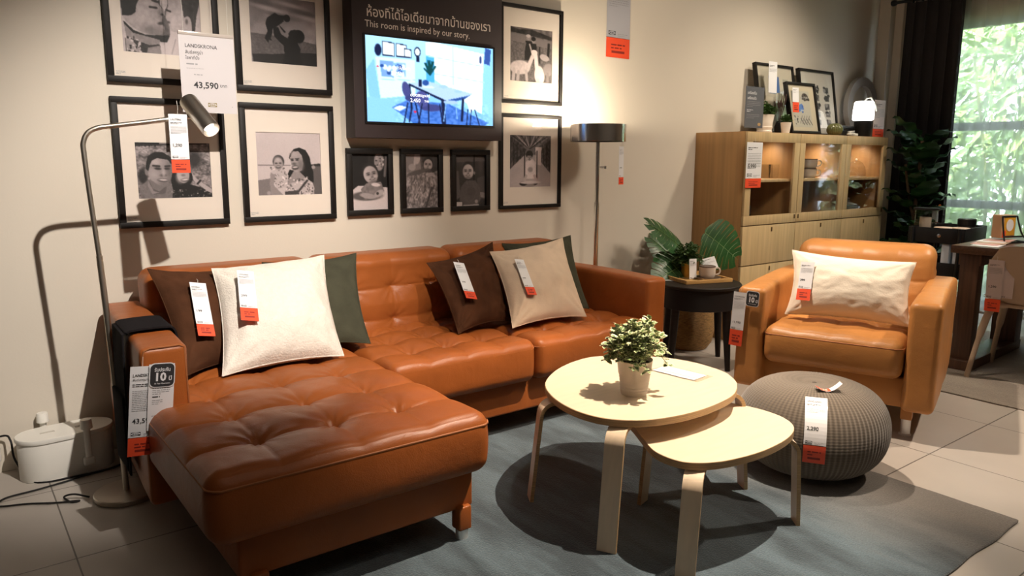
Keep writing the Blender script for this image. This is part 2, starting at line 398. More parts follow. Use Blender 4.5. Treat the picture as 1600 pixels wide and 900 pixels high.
def words(mb, x, z, w, h, n=1, step=.01, mi=2, seed=1, y=-.0006):
    r = random.Random(seed)
    for i in range(n):
        cx = x; end = x + w*(1 if i < n-1 else r.uniform(.4, .8))
        while cx < end:
            l = min(r.uniform(h*1.5, h*6), end-cx); bar(mb, cx, z-i*step, cx+l, z-i*step+h, y, mi); cx += l + h*.9
def logo(mb, x, z, w, h, y=-.0007, dark=1, light=0):
    bar(mb, x, z, x+w, z+h, y, dark)
    n = 20; mb.add([(x+w/2+math.cos(a*2*math.pi/n)*w*.47, y-.0002, z+h/2+math.sin(a*2*math.pi/n)*h*.42) for a in range(n)], [tuple(range(n))], light)
    put_text(mb, 'IKEA', x+w/2, z+h*.28, h*.58, y-.0004, dark, .03, width=w*.72, align='C')

# ------------------------------------------------------------------ little painter for printed photographs
class Ras:
    def __init__(s, w, h, val=.5, seed=1):
        s.w, s.h = w, h; s.a = np.full((h, w, 3), 0.) + np.array(val if hasattr(val, '__len__') else [val]*3)
        ys, xs = np.mgrid[0:h, 0:w]; s.x = (xs+.5)/w; s.y = (ys+.5)/h; s.asp = h/w; s.rg = np.random.RandomState(seed)
    def put(s, mask, val):
        val = np.array(val if hasattr(val, '__len__') else [val]*3); mask = np.clip(mask, 0, 1)[..., None]; s.a = s.a*(1-mask)+val*mask; return s
    def ell(s, cx, cy, rx, ry, val, rot=0., soft=.08, shade=None):
        dx = s.x-cx; dy = (s.y-cy)*s.asp; c, n = math.cos(rot), math.sin(rot)
        a = (dx*c+dy*n)/rx; b = (-dx*n+dy*c)/(ry*s.asp); d = np.sqrt(a*a+b*b)
        m = np.clip((1-d)/soft+.5, 0, 1)
        if shade is not None:
            v = val*(1+shade[2]*(a*shade[0]+b*shade[1])); m3 = m[..., None]; s.a = s.a*(1-m3)+v[..., None]*m3
        else: s.put(m, val)
        return s
    def poly(s, pts, val, soft=0):
        ins = np.zeros(s.x.shape, bool); n = len(pts)
        for i in range(n):
            x1, y1 = pts[i]; x2, y2 = pts[(i+1) % n]
            if y1 == y2: continue
            c = (s.y >= min(y1, y2)) & (s.y < max(y1, y2)); xi = x1+(s.y-y1)*(x2-x1)/(y2-y1); ins ^= c & (s.x < xi)
        return s.put(ins.astype(float), val)
    def line(s, x1, y1, x2, y2, w, val):
        dx, dy = x2-x1, (y2-y1)*s.asp; L = dx*dx+dy*dy+1e-9; t = np.clip(((s.x-x1)*dx+(s.y-y1)*s.asp*dy)/L, 0, 1)
        d = np.hypot(s.x-x1-t*dx, (s.y-y1)*s.asp-t*dy); return s.put((w-d)/(w*.4)+.5, val)
    def grad(s, v0, v1):
        t = s.y[..., None]; s.a = np.array([v0]*3 if not hasattr(v0, '__len__') else v0)*(1-t)+np.array([v1]*3 if not hasattr(v1, '__len__') else v1)*t; return s
    def noise(s, amp, cells, box=None):
        g = s.rg.rand(cells+2, cells+2); fx = s.x*cells; fy = s.y*cells; ix = fx.astype(int); iy = fy.astype(int); tx = fx-ix; ty = fy-iy
        v = (g[iy, ix]*(1-tx)+g[iy, ix+1]*tx)*(1-ty)+(g[iy+1, ix]*(1-tx)+g[iy+1, ix+1]*tx)*ty
        m = 1. if box is None else ((s.x > box[0]) & (s.y > box[1]) & (s.x < box[2]) & (s.y < box[3]))[..., None]
        s.a = np.clip(s.a+((v-.5)*2*amp)[..., None]*m, 0, 1); return s
    def dots(s, n, box, r, vals):
        for i in range(n):
            s.ell(box[0]+s.rg.rand()*(box[2]-box[0]), box[1]+s.rg.rand()*(box[3]-box[1]), r*(.6+s.rg.rand()), r*(.6+s.rg.rand())/s.asp, vals[s.rg.randint(len(vals))])
        return s
    def face(s, cx, cy, r, skin=.62, hair=.06, turn=0., tilt=0., smile=True, hairtop=1.12):
        k = r/s.asp
        if hair is not None: s.ell(cx, cy-k*.22, r*hairtop, k*1.22, hair, tilt)
        s.ell(cx+turn*.1*r, cy+k*.12, r*.88, k*1.12, skin*1.12, tilt, .14, shade=(turn or .6, .35, -.26))
        c, n = math.cos(tilt), math.sin(tilt)
        def P(dx, dy): return cx+(dx*c-dy*n)*r+turn*.22*r, cy+(dx*n+dy*c)*k
        for sx in (-1, 1):
            x, y = P(sx*.36, .0); s.ell(x, y, r*.27, k*.19, skin*.78, tilt, 1.2)
            x, y = P(sx*.36, .04); s.ell(x, y, r*.15, k*.06, skin*.2, tilt, .7)
            x, y = P(sx*.37, -.19); s.ell(x, y, r*.24, k*.05, skin*.38, tilt, .9)
            x, y = P(sx*.46, .42); s.ell(x, y, r*.24, k*.16, skin*1.22, tilt, 1.4)
        x, y = P(.10, .24); s.ell(x, y, r*.09, k*.24, skin*.86, tilt, 1.2)
        x, y = P(.03, .40); s.ell(x, y, r*.17, k*.055, skin*.55, tilt, .9)
        x, y = P(0, .68)
        if smile: s.ell(x, y, r*.37, k*.13, skin*.50, tilt, .6); s.ell(x, y-k*.012, r*.27, k*.05, skin*1.4, tilt, .6)
        else: s.ell(x, y, r*.24, k*.06, skin*.5, tilt, .8)
        x, y = P(0, 1.02); s.ell(x, y, r*.5, k*.12, skin*.72, tilt, 1.2)
        return s
    def finish(s, grain=.025):
        b = s.a
        p = np.pad(b, ((1, 1), (1, 1), (0, 0)), 'edge'); b = sum(p[1+i:p.shape[0]-1+i, 1+j:p.shape[1]-1+j]*w for i, j, w in ((0, 0, .4), (0, 1, .15), (0, -1, .15), (1, 0, .15), (-1, 0, .15)))
        s.a = np.clip(b+(s.rg.rand(s.h, s.w, 1)-.5)*2*grain, 0, 1); return s
    def mesh(s, name, w, h, y, parent, material, tint=(1, 1, 1), gamma=2.2, z0=0., x0=0.):
        nx, ny = s.w, s.h
        vs = [(x0+w*i/(nx-1), y, z0+h*(1-j/(ny-1))) for j in range(ny) for i in range(nx)]
        fs = [(j*nx+i, (j+1)*nx+i, (j+1)*nx+i+1, j*nx+i+1) for j in range(ny-1) for i in range(nx-1)]
        me = bpy.data.meshes.new(name); me.from_pydata(vs, [], fs)
        ca = me.color_attributes.new('print_colour', 'FLOAT_COLOR', 'POINT')
        col = np.clip(s.a, 0, 1)**gamma*np.array(tint); buf = np.ones((nx*ny, 4), np.float32); buf[:, :3] = col.reshape(-1, 3)
        ca.data.foreach_set('color', buf.ravel()); me.materials.append(material); me.update()
        o = bpy.data.objects.new(name, me); COL.objects.link(o); o.parent = parent; return o
# ------------------------------------------------------------------ setting
XL, XR, YF, ZC = -2.6, 6.9, -6.2, 3.05
struct('floor', MB().box((XL-.1, YF-.1, -.12), (XR+.15, .15, 0), bev=0), FLOORM)
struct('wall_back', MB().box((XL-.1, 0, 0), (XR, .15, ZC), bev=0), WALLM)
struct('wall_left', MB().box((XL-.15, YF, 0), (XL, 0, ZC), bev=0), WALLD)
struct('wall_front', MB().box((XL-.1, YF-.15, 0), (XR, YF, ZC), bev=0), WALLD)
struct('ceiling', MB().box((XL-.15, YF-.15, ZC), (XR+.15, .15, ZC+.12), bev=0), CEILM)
WY0, WY1, WZ0, WZ1 = -.50, -1.46, .06, 2.33
w = MB()
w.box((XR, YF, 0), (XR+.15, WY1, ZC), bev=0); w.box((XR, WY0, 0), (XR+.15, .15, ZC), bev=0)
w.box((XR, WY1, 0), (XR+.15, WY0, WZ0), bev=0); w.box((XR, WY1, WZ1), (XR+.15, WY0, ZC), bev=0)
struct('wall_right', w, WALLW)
WINFR = mat('grey_window_frame', (.16, .17, .16), .5)
wn = bpy.data.objects.new('window_1', None); COL.objects.link(wn); wn['kind'] = 'structure'; wn.location = (XR+.05, 0, 0)
f = MB()
for z0, z1 in ((WZ0, WZ0+.05), (.845, .91), (1.47, 1.535), (WZ1-.05, WZ1)): f.box((0, WY1, z0), (.06, WY0, z1), bev=.003)
for y in (WY0-.025, WY1+.025): f.box((0, y-.03, WZ0), (.06, y+.03, WZ1), bev=.003)
f.build('window_frame', WINFR, wn, smooth=False)
g = MB(); g.box((.026, WY1+.02, WZ0+.02), (.032, WY0-.02, WZ1-.02), bev=0); g.build('pane', GLASS, wn, smooth=False)
# corner pilaster between the grey wall and the window wall
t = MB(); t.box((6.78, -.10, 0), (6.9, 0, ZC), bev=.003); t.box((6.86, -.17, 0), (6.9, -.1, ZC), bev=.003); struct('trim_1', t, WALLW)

# outdoors
struct('ground_outside', MB().box((7.06, -9, -.30), (16, 5, -.10), bev=0), mat('outside_ground', (.16, .20, .10), .95, var=.4, vscale=2))
OUT1 = mat('sunlit_leaf', (.24, .36, .13), .6, var=.4, vscale=5); OUT2 = mat('pale_leaf', (.42, .50, .30), .6, var=.3, vscale=5)
def bush(label, x, y, h, rad, n, seed, m):
    r = random.Random(seed); t = thing('bamboo_bush', label, 'bush', (x, y, -.1), 0, 'bushes outside the window')
    s = MB()
    for k in range(7):
        a = r.uniform(0, 6.28); q = rad*.55*r.random(); L = r.uniform(.75, 1)*h
        s.tube(catmull([(q*math.cos(a), q*math.sin(a), 0), (q*1.2*math.cos(a), q*1.2*math.sin(a), L*.5), (q*1.9*math.cos(a)+r.uniform(-.2, .2), q*1.9*math.sin(a), L)], 4), .014, 6)
    s.build('stem', mat('bamboo_stem', (.20, .24, .10), .6), t)
    f = MB()
    for k in range(n):
        a = r.uniform(0, 6.28); q = rad*math.sqrt(r.random()); z = r.uniform(.05, 1)*h
        c = Vector((q*math.cos(a), q*math.sin(a), z)); d = Vector((math.cos(a)*r.uniform(.2, 1), math.sin(a)*r.uniform(.2, 1)+r.uniform(-.5, .5), r.uniform(-.9, .3))).normalized()
        sd = d.cross(Vector((r.uniform(-1, 1), r.uniform(-1, 1), r.uniform(-.3, 1)))).normalized(); L = r.uniform(.16, .32); wd = L*r.uniform(.10, .17)
        f.add([c, c+d*L*.35+sd*wd, c+d*L, c+d*L*.35-sd*wd], [(0, 1, 2, 3)], 0)
    f.build('foliage', m, t, smooth=False)
for i, (x, y, h, m, lab) in enumerate(((8.7, -.55, 3.0, OUT1, 'green bamboo bush outside the window beside the dark curtain'), (9.0, -1.45, 2.7, OUT2, 'pale bamboo bush outside the window at the right edge of the view'),
        (9.9, -.1, 3.6, OUT2, 'pale bamboo bush outside, behind the bush beside the curtain'), (10.3, -1.3, 3.8, OUT1, 'tall green bamboo bush outside, behind the pale bush'),
        (9.3, -2.5, 3.2, OUT1, 'green bamboo bush outside, last to the right of the window view'))):
    bush(lab, x, y, h, .85, 2000, 40+i, m)

# ------------------------------------------------------------------ rugs
def rug(name, label, m, x0, x1, y0, y1, th=.012):
    t = MB(); t.rbox((0, 0, th/2), (x1-x0, y1-y0, th), .005, (60, 60, 2), 2, lambda p, n, h: Vector((p.x+.006*noise.noise(Vector((p.y*6, 0, 3))), p.y+.006*noise.noise(Vector((p.x*6, 5, 1))), p.z)))
    o = t.build(name, m); o.location = ((x0+x1)/2, (y0+y1)/2, 0); return tag(o, label, 'rug')
rug('area_rug', 'blue-grey wool rug under the round birch tables', RUGM, .81, 3.05, -2.585, -.62)
rug('dining_rug', 'beige-grey rug under the dark dining table', RUG2M, 4.40, 6.2, -4.2, -1.30, .008)

# ------------------------------------------------------------------ tufted leather pieces
def tuft(lines_x, lines_y, amp=.012, puff=.010, wid=.022, axis=2, seed=0, crown=0.):
    """displacement for the +axis face: fine creases along the lines, dimples with pulled folds where they cross"""
    A, B = [(1, 2), (0, 2), (0, 1)][axis]
    def fn(p, n, h):
        q = Vector(p); out = 1 if axis == 2 else -1
        if p[axis]*out < h[axis]*.25: return q
        wgt = max(0., n[axis]*out) if n.length > .1 else 0.
        if wgt < .05: return q
        a, b = p[A], p[B]
        a += .005*noise.noise(Vector((a*5, b*7, seed))); b += .007*noise.noise(Vector((a*6, b*5, seed+20)))
        da = min([abs(a-x) for x in lines_x] or [9]); db = min([abs(b-y) for y in lines_y] or [9])
        r = math.hypot(da, db); near = math.exp(-r/.055)
        d = -amp*.72*math.exp(-db/.009) - amp*.50*math.exp(-da/.009)*(.45+.55*near)
        d -= puff*(.75*math.exp(-(db/.05)**2)+.5*math.exp(-(da/.05)**2))
        d -= amp*.75*math.exp(-(r/.020)**2) + amp*.45*math.exp(-(r/.06)**2)
        th = math.atan2(db, da)
        d += amp*.28*near*math.cos(9*th+3*noise.noise(Vector((a*9, b*9, seed+7))))*min(1, r/.02)
        d += .0030*noise.noise(Vector((a*8, b*8, seed+3))) + .0012*noise.noise(Vector((a*26, b*19, seed+5)))
        d += crown*(1-(p[A]/h[A])**2)*(1-(p[B]/h[B])**2)
        q[axis] += out*wgt*d
        return q
    return fn
def piping(mb, x0, x1, y0, y1, z, r=.0035, sides='FLR', jit=.002):
    P = []
    if 'L' in sides: P += [(x0, y1, z), (x0, y0+.03, z)]
    P += [(x0+.012, y0+.012, z), (x0+.03, y0, z), (x1-.03, y0, z), (x1-.012, y0+.012, z)]
    if 'R' in sides: P += [(x1, y0+.03, z), (x1, y1, z)]
    mb.tube(P, r, 6)
def leg_part(parent, x, y, ztop, m, chrome=.045):
    l = MB(); l.box((x-.024, y-.024, chrome), (x+.024, y+.024, ztop), bev=.006); o = l.build('leg', m, parent)
    c = MB(); c.lathe([(.021, .004), (.026, .0), (.026, .006), (.0205, .008), (.0205, chrome+.004)], 20, (x, y, 0)); b = c.build('chrome_foot', SATIN, o)

sofa = thing('sofa', 'cognac leather corner sofa with tufted chaise against the photo wall', 'sofa', (.66, -.03, .0))
ox, oy = .66, -.03          # local x = world-.66 , y = world+.03
def SX(x): return x-ox
def SY(y): return y-oy
b = MB(); b.rbox((SX(2.23), SY(-.48), .185), (1.47, .84, .15), .012, (4, 4, 2)); b.rbox((SX(1.125), SY(-.78), .185), (.75, 1.52, .15), .012, (4, 4, 2))
b.rbox((SX(1.90), SY(-.085), .37), (2.1, .09, .50), .02, (4, 2, 4)); b.build('base_frame', LEATHER, sofa)
# arms
def arm_fn(shear):
    def fn(p, n, h):
        q = Vector(p); t = (p.y+h[1])/(2*h[1]); q.x += shear*t + .004*noise.noise(Vector((p.x*3, p.y*4, p.z*5)))
        if p.z > 0: q.z += .006*math.sin(math.pi*min(1, max(0, t)))*max(0, n.z if n.length > .1 else 0)
        return q
    return fn
a = MB(); a.rbox((SX(.728), SY(-.505), .38), (.142, .91, .52), .022, (4, 14, 8), 4, arm_fn(.045)); al = a.build('armrest', LEATHER, sofa)
p = MB(); p.tube([(SX(.664), SY(-.95), .14), (SX(.664), SY(-.955), .60), (SX(.672), SY(-.955), .632), (SX(.69), SY(-.955), .638), (SX(.775), SY(-.955), .638), (SX(.79), SY(-.955), .63), (SX(.793), SY(-.955), .42)], .003, 6); p.build('piping', STITCH, al)
a = MB(); a.rbox((SX(3.03), SY(-.49), .38), (.142, .90, .52), .024, (4, 14, 8), 4, arm_fn(.0)); a.build('armrest', LEATHER, sofa)
# chaise cushion
CX0, CX1, CY0, CY1 = .672, 1.522, -1.605, -.30
def chaise_fn(p, n, h):
    q = tuft([-.235, -.005, .215], [-.44, -.215, .01, .235, .46], .017, .010, .022, 2, 1, .016)(p, n, h)
    # the sides bulge and the cushion tapers down to the base
    if abs(n.z) < .75 and n.length > .1:
        k = 1-((q.z)/h[2])**2; q.x += n.x*.010*k; q.y += n.y*.014*k
    return q
c = MB(); c.rbox(((SX(CX0)+SX(CX1))/2, (SY(CY0)+SY(CY1))/2, .345), (CX1-CX0, CY1-CY0, .205), .045, (112, 172, 6), 6, chaise_fn); ch = c.build('chaise_cushion', LEATHER, sofa, ang=60)
p = MB(); piping(p, SX(CX0)-.004, SX(CX1)+.004, SY(CY0)-.008, SY(-.93), .408, .0032); p.build('piping', STITCH, ch)
for x0, x1 in ((1.525, 2.238), (2.242, 2.958)):
    w_ = x1-x0
    def seat_fn(p, n, h, w_=w_, x0=x0):
        q = tuft([-w_*.25, 0, w_*.25], [-.16, .02, .20], .019, .013, .020, 2, x0, .014)(p, n, h)
        if abs(n.z) < .75 and n.length > .1: q.y += n.y*.010*(1-(q.z/h[2])**2)
        return q
    c = MB(); c.rbox(((SX(x0)+SX(x1))/2, SY(-.62), .35), (w_, .68, .19), .040, (92, 86, 6), 6, seat_fn); se = c.build('seat_cushion', LEATHER, sofa, ang=60)
    p = MB(); piping(p, SX(x0), SX(x1), SY(-.963), SY(-.4), .407, .0032); p.build('piping', STITCH, se)
for x0, x1 in ((.82, 1.523), (1.527, 2.236), (2.244, 2.955)):
    w_ = x1-x0
    def back_fn(p, n, h, w_=w_, x0=x0):
        q = tuft([-w_*.30, 0, w_*.30], [-.105, .04], .010, .012, .018, 1, x0+5, .012)(p, n, h)
        t = (q.z+h[2])/(2*h[2]); q.y += .07*(t-.5) - .012*math.exp(-((t-.93)/.09)**2)*(1 if p.y < 0 else 0)
        return q
    c = MB(); c.rbox(((SX(x0)+SX(x1))/2, SY(-.225), .585), (w_, .20, .40), .055, (92, 5, 50), 7, back_fn); c.build('back_cushion', LEATHER, sofa, ang=60)
for x, y in ((1.458, -1.535), (.80, -1.535), (3.02, -.85), (3.02, -.12), (.74, -.12), (1.56, -.12)): leg_part(sofa, SX(x), SY(y), .125, LEATHER)

# felt pocket strap hanging over the left arm
o = thing('armrest_pocket', 'black felt pocket hung over the left arm of the leather sofa', 'armrest pocket', (.66, -.62, .0))
y0, y1 = -.13, .085
prof = [(.150, .50), (.153, .60), (.147, .640), (.125, .6505), (.03, .6505), (.004, .643), (-.002, .62), (-.006, .40), (-.010, .16)]
P = [Vector((a_, 0, b_)) for a_, b_ in prof]; P = catmull(P, 6)
m_ = MB()
def strap(u, v, th=0):
    i = u*(len(P)-1); k = min(int(i), len(P)-2); q = P[k].lerp(P[k+1], i-k); t_ = (P[k+1]-P[k]).normalized(); nn = Vector((t_.z, 0, -t_.x)); nn = -nn if nn.dot(q-Vector((.07, 0, .5))) < 0 else nn
    y = y0+(y1-y0)*v; q = q + nn*(.004+th); return (q.x+.045*((y+.62-.62+.33)/.91)*.7-.008, y, q.z)
nU = 49
m_.grid(lambda u, v: strap(u, v, .006), nU, 9); m_.grid(lambda u, v: strap(1-u, v, 0), nU, 9)
for vv in (0, 1):
    m_.add([strap(i/(nU-1), vv, th) for i in range(nU) for th in (0, .006)], [(2*i, 2*i+1, 2*i+3, 2*i+2) for i in range(nU-1)])
m_.add([strap(1, v_, th) for v_ in (0, 1) for th in (0, .006)], [(0, 1, 3, 2)])
m_.build('strap', FELT, o)
pk = MB(); pk.rbox((-.018, -.02, .30), (.012, .18, .26), .005, (2, 3, 3)); pk.build('pocket', FELT, o)

# ------------------------------------------------------------------ cushions
class Pillow:
    def __init__(s, BL, BR, TR, TL, T=.15, pinch=.10, wr=.006, seed=0, sag=0., wf=7.):
        s.c = [Vector(p) for p in (BL, BR, TR, TL)]; s.T = T; s.k = pinch; s.wr = wr; s.seed = seed; s.sag = sag; s.wf = wf
        s.n = (s.c[1]-s.c[0]).cross(s.c[3]-s.c[0]).normalized()
    def at(s, u, v, sd):
        a, b = 2*u-1, 2*v-1
        uu = .5+(u-.5)*(1-s.k*(1-b*b)); vv = .5+(v-.5)*(1-s.k*(1-a*a))
        BL, BR, TR, TL = s.c; p = (BL*(1-uu)+BR*uu)*(1-vv)+(TL*(1-uu)+TR*uu)*vv
        sh = (max(0, 1-a*a)*max(0, 1-b*b))**.55
        e = 1-max(abs(a), abs(b)); nz = noise.noise(Vector((u*s.wf, v*s.wf*.8, s.seed)))+.5*noise.noise(Vector((u*s.wf*2.3, v*s.wf*2, s.seed+9)))
        # pulls radiating from the corners
        cr = sum(math.exp(-6*math.hypot(u-cu, v-cv))*math.sin(14*math.atan2(v-cv+1e-6, u-cu+1e-6)) for cu, cv in ((0, 0), (1, 0), (1, 1), (0, 1)))
        d = s.T/2*sh*(1-.25*s.sag*b) + (s.wr*nz+s.wr*.9*cr)*min(1, e*8)
        return p + s.n*sd*d
    def point(s, u, v, off=.004): return s.at(u, v, 1)+s.n*off
    def build(s, name, label, m, group, cat='cushion', n=56, mpipe=None):
        mb = MB(); mb.grid(lambda u, v: s.at(u, v, 1), n, n); mb.grid(lambda u, v: s.at(1-u, v, -1), n, n)
        c = sum(s.c, Vector())/4; base = Vector((c.x, c.y, min(p.z for p in s.c)))
        t = thing(name, label, cat, base, 0, group); mb.v = [tuple(Vector(p)-base) for p in mb.v]
        mb.build('cover', m, t, ang=75)
        q = MB(); L = [(i/24, 0) for i in range(24)]+[(1, i/24) for i in range(24)]+[(1-i/24, 1) for i in range(24)]+[(0, 1-i/24) for i in range(25)]
        q.tube([s.at(u, v, 1)-base for u, v in L], .0022, 6); q.build('seam', mpipe or m, t)
        return t
CG = 'cushions on the leather sofa'
pil_green1 = Pillow((1.19, -.575, .468), (1.585, -.665, .465), (1.70, -.315, .80), (1.285, -.27, .785), .12, .10, .005, 3)
pil_green1.build('throw_cushion', 'dark grey-green cushion behind the white textured cushion on the chaise', GREENV, CG)
pil_brown1 = Pillow((.845, -.70, .46), (1.17, -.63, .462), (1.205, -.27, .77), (.822, -.345, .805), .15, .10, .007, 5, .3)
pil_brown1.build('throw_cushion', 'dark brown velvet cushion leaning into the left arm of the sofa', BROWNV, CG)
pil_white = Pillow((.945, -.80, .468), (1.415, -.775, .462), (1.515, -.385, .812), (1.04, -.405, .795), .22, .085, .008, 8, .3)
pil_white.build('throw_cushion', 'large white textured cushion at the front of the chaise end', BOUCLE, CG)
pil_green2 = Pillow((2.46, -.60, .468), (2.83, -.66, .465), (2.925, -.40, .818), (2.555, -.275, .785), .12, .10, .007, 11)
pil_green2.build('throw_cushion', 'dark green cushion tucked into the right corner of the sofa', GREENV, CG)
pil_brown2 = Pillow((1.985, -.72, .46), (2.33, -.66, .462), (2.475, -.30, .80), (2.02, -.40, .738), .15, .12, .017, 14, .2, 4.)
pil_brown2.build('throw_cushion', 'crumpled brown velvet cushion beside the beige cushion on the right seat', BROWNV, CG)
pil_beige = Pillow((2.245, -.775, .462), (2.695, -.785, .462), (2.855, -.415, .81), (2.365, -.43, .77), .17, .095, .011, 17, .3, 4.5)
pil_beige.build('throw_cushion', 'beige velvet cushion at the front of the right seat of the sofa', BEIGEV, CG)

# ------------------------------------------------------------------ armchair
ARZ = math.atan2(.328, .945)     # local +y = towards its back, local +x = towards the camera side
chair_rz = math.atan2(-.945, .328)
arm = thing('armchair', 'tan leather armchair with a white cushion beside the grey pouf', 'armchair', (3.24, -1.26, 0), chair_rz)
AW, AD = .87, .96
b = MB(); b.rbox((AW/2, AD/2+.03, .20), (AW-.2, AD-.10, .14), .012, (3, 3, 2)); b.rbox((AW/2, AD-.07, .42), (AW-.2, .12, .52), .03, (4, 3, 4)); b.build('base_frame', LEATHER2, arm)
for x in (.065, AW-.065):
    a = MB(); a.rbox((x, AD/2, .38), (.13, AD, .49), .028, (4, 14, 8), 5, lambda p, n, h: Vector((p.x+.004*noise.noise(p*5), p.y, p.z+(.008*n.z if p.z > 0 else 0)*math.sin(math.pi*(p.y+h[1])/(2*h[1]))))); a.build('armrest', LEATHER2, arm)
def aseat(p, n, h):
    q = tuft([-.16, 0, .16], [-.02, .17], .010, .010, .022, 2, 31, .016)(p, n, h)
    if abs(n.z) < .75 and n.length > .1: q.y += n.y*.014*(1-(q.z/h[2])**2)
    return q
c = MB(); c.rbox((AW/2, .345, .36), (AW-.27, .70, .18), .045, (84, 90, 6), 6, aseat); se = c.build('seat_cushion', LEATHER2, arm, ang=60)
p = MB(); piping(p, .137, AW-.137, -.012, .4, .412, .003); p.build('piping', STITCH, se)
def aback(p, n, h):
    q = tuft([-.16, 0, .16], [-.11, .02], .009, .010, .022, 1, 37, .012)(p, n, h); t = (q.z+h[2])/(2*h[2]); q.y += .10*(t-.5); return q
c = MB(); c.rbox((AW/2, .80, .60), (AW-.20, .20, .39), .065, (56, 5, 40), 7, aback); c.build('back_cushion', LEATHER2, arm, ang=60)
for x, y in ((.10, .11), (AW-.11, .11), (.10, AD-.10), (AW-.11, AD-.10)): leg_part(arm, x, y, .14, LEATHER2, .075)
pil_lum = Pillow((3.475, -1.375, .478), (3.672, -1.89, .478), (3.765, -1.845, .762), (3.585, -1.322, .782), .19, .09, .005, 23, .2)
pil_lum.build('lumbar_cushion', 'cream rectangular cushion standing on the seat of the tan armchair', CREAM, None)

# ------------------------------------------------------------------ pouf
t = thing('pouf', 'round taupe knitted pouf in front of the tan armchair', 'pouf', (2.888, -1.893, .012))
PR, PH = .285, .362
def pouf_pt(u, v):
    a = 2*math.pi*u; ph = math.pi*(v-.5)
    r = PR*abs(math.cos(ph))**.60; z = PH/2+PH/2*math.copysign(abs(math.sin(ph))**.95, math.sin(ph))
    if v > .93: z -= .014*((v-.93)/.07)**1.5
    r += .0016*math.cos(92*a)*min(1, r/.1)
    k = 1+.02*noise.noise(Vector((math.cos(a)*1.4, math.sin(a)*1.4, z*4)))
    return (r*k*math.cos(a), r*k*math.sin(a), max(.0, z))
mb = MB(); NU, NV = 369, 70; mb.grid(pouf_pt, NU, NV); po = mb.build('knitted_cover', KNIT, t, ang=80)
at = po.data.attributes.new('knit_uv', 'FLOAT_VECTOR', 'POINT'); buf = np.zeros((len(po.data.vertices), 3), np.float32)
buf[:, 0] = np.tile(np.arange(NU)/(NU-1), NV)[:len(buf)]; buf[:, 1] = np.repeat(np.arange(NV)/(NV-1), NU)[:len(buf)]; at.data.foreach_set('vector', buf.ravel())
mb = MB(); mb.lathe([(.0, .010), (.016, .008), (.020, 0), (.010, -.006)], 16, (0, 0, PH-.022)); mb.build('gathered_centre', mat('pouf_centre', (.05, .04, .03), .9), t)
# ------------------------------------------------------------------ nesting tables
def smooth_outline(pts, k=6):
    n = len(pts); out = []
    P = [Vector((p[0], p[1], 0)) for p in pts]
    for i in range(n):
        a, b, c, d = P[i-1], P[i], P[(i+1) % n], P[(i+2) % n]
        for j in range(k):
            t = j/k; q = .5*((2*b)+(c-a)*t+(2*a-5*b+4*c-d)*t*t+(3*b-a-3*c+d)*t**3); out.append((q.x, q.y))
    return out
def bent_table(label, centre, outline, ztop, legs, zf, lw):
    t = thing('nesting_table', label, 'table', (centre[0], centre[1], zf), 0, 'nesting tables')
    out = smooth_outline([(x-centre[0], y-centre[1]) for x, y in outline])
    if sum(out[i-1][0]*out[i][1]-out[i][0]*out[i-1][1] for i in range(len(out))) < 0: out = out[::-1]
    H = ztop-zf
    mb = MB(); mb.prism(out, H-.024, H, 0, 1, .0015); mb.build('tabletop', [BIRCH, PLY], t, ang=30)
    for fx, fy, tx, ty in legs:      # foot and the point where the leg bends under the top
        F = Vector((fx-centre[0], fy-centre[1], 0)); K = Vector((tx-centre[0], ty-centre[1], 0))
        d = Vector((F.x, F.y, 0)).normalized(); s = Vector((-d.y, d.x, 0)); th = .013
        K = Vector((K.x, K.y, 0)); inn = K - d*.10
        path = [F + Vector((0, 0, 0)), F.lerp(K, .5) + Vector((0, 0, (H-.08)*.5)), K + Vector((0, 0, H-.085))]
        r = .05
        for i in range(1, 7):
            a = math.pi/2*i/6; path.append(K - d*(r*(1-math.cos(a))) + Vector((0, 0, H-.085+r*math.sin(a)+.0)))
        path.append(inn + Vector((0, 0, H-.035)))
        vs = []; fs = []; n = len(path)
        for i, p in enumerate(path):
            tg = (path[min(i+1, n-1)]-path[max(i-1, 0)]).normalized(); nn = s.cross(tg)
            for aa, bb in ((-1, -1), (1, -1), (1, 1), (-1, 1)): vs.append(p + s*(lw/2*aa) + nn*(th/2*bb))
        mi = []
        for i in range(n-1):
            for k in range(4): fs.append((i*4+k, i*4+(k+1) % 4, (i+1)*4+(k+1) % 4, (i+1)*4+k)); mi.append(1 if k in (1, 3) else 0)
        fs += [(3, 2, 1, 0), tuple((n-1)*4+k for k in range(4))]; mi += [1, 1]
        l = MB(); l.add(vs, fs); l.m = mi; l.build('leg', [BIRCH, PLY], t, ang=50)
    return t
T1 = [[1.896, -1.425], [2.06, -1.31], [2.239, -1.259], [2.35, -1.29], [2.491, -1.41], [2.55, -1.539], [2.545, -1.70], [2.489, -1.805], [2.411, -1.875], [2.301, -1.93], [2.135, -1.955], [1.988, -1.945], [1.880, -1.905], [1.805, -1.83], [1.780, -1.717], [1.81, -1.57]]
bent_table('larger round birch table with the potted plant on it', (2.18, -1.66), T1, .425, [(1.81, -1.452, 1.812, -1.50), (1.768, -1.885, 1.800, -1.875), (2.515, -1.850, 2.470, -1.852)], .0125, .062)
T2 = [[1.965, -1.813], [1.925, -1.88], [1.876, -1.975], [1.878, -2.065], [1.925, -2.118], [2.011, -2.152], [2.148, -2.168], [2.303, -2.152], [2.405, -2.11], [2.460, -2.044], [2.479, -1.952], [2.457, -1.832], [2.40, -1.72], [2.30, -1.63], [2.18, -1.60], [2.06, -1.66]]
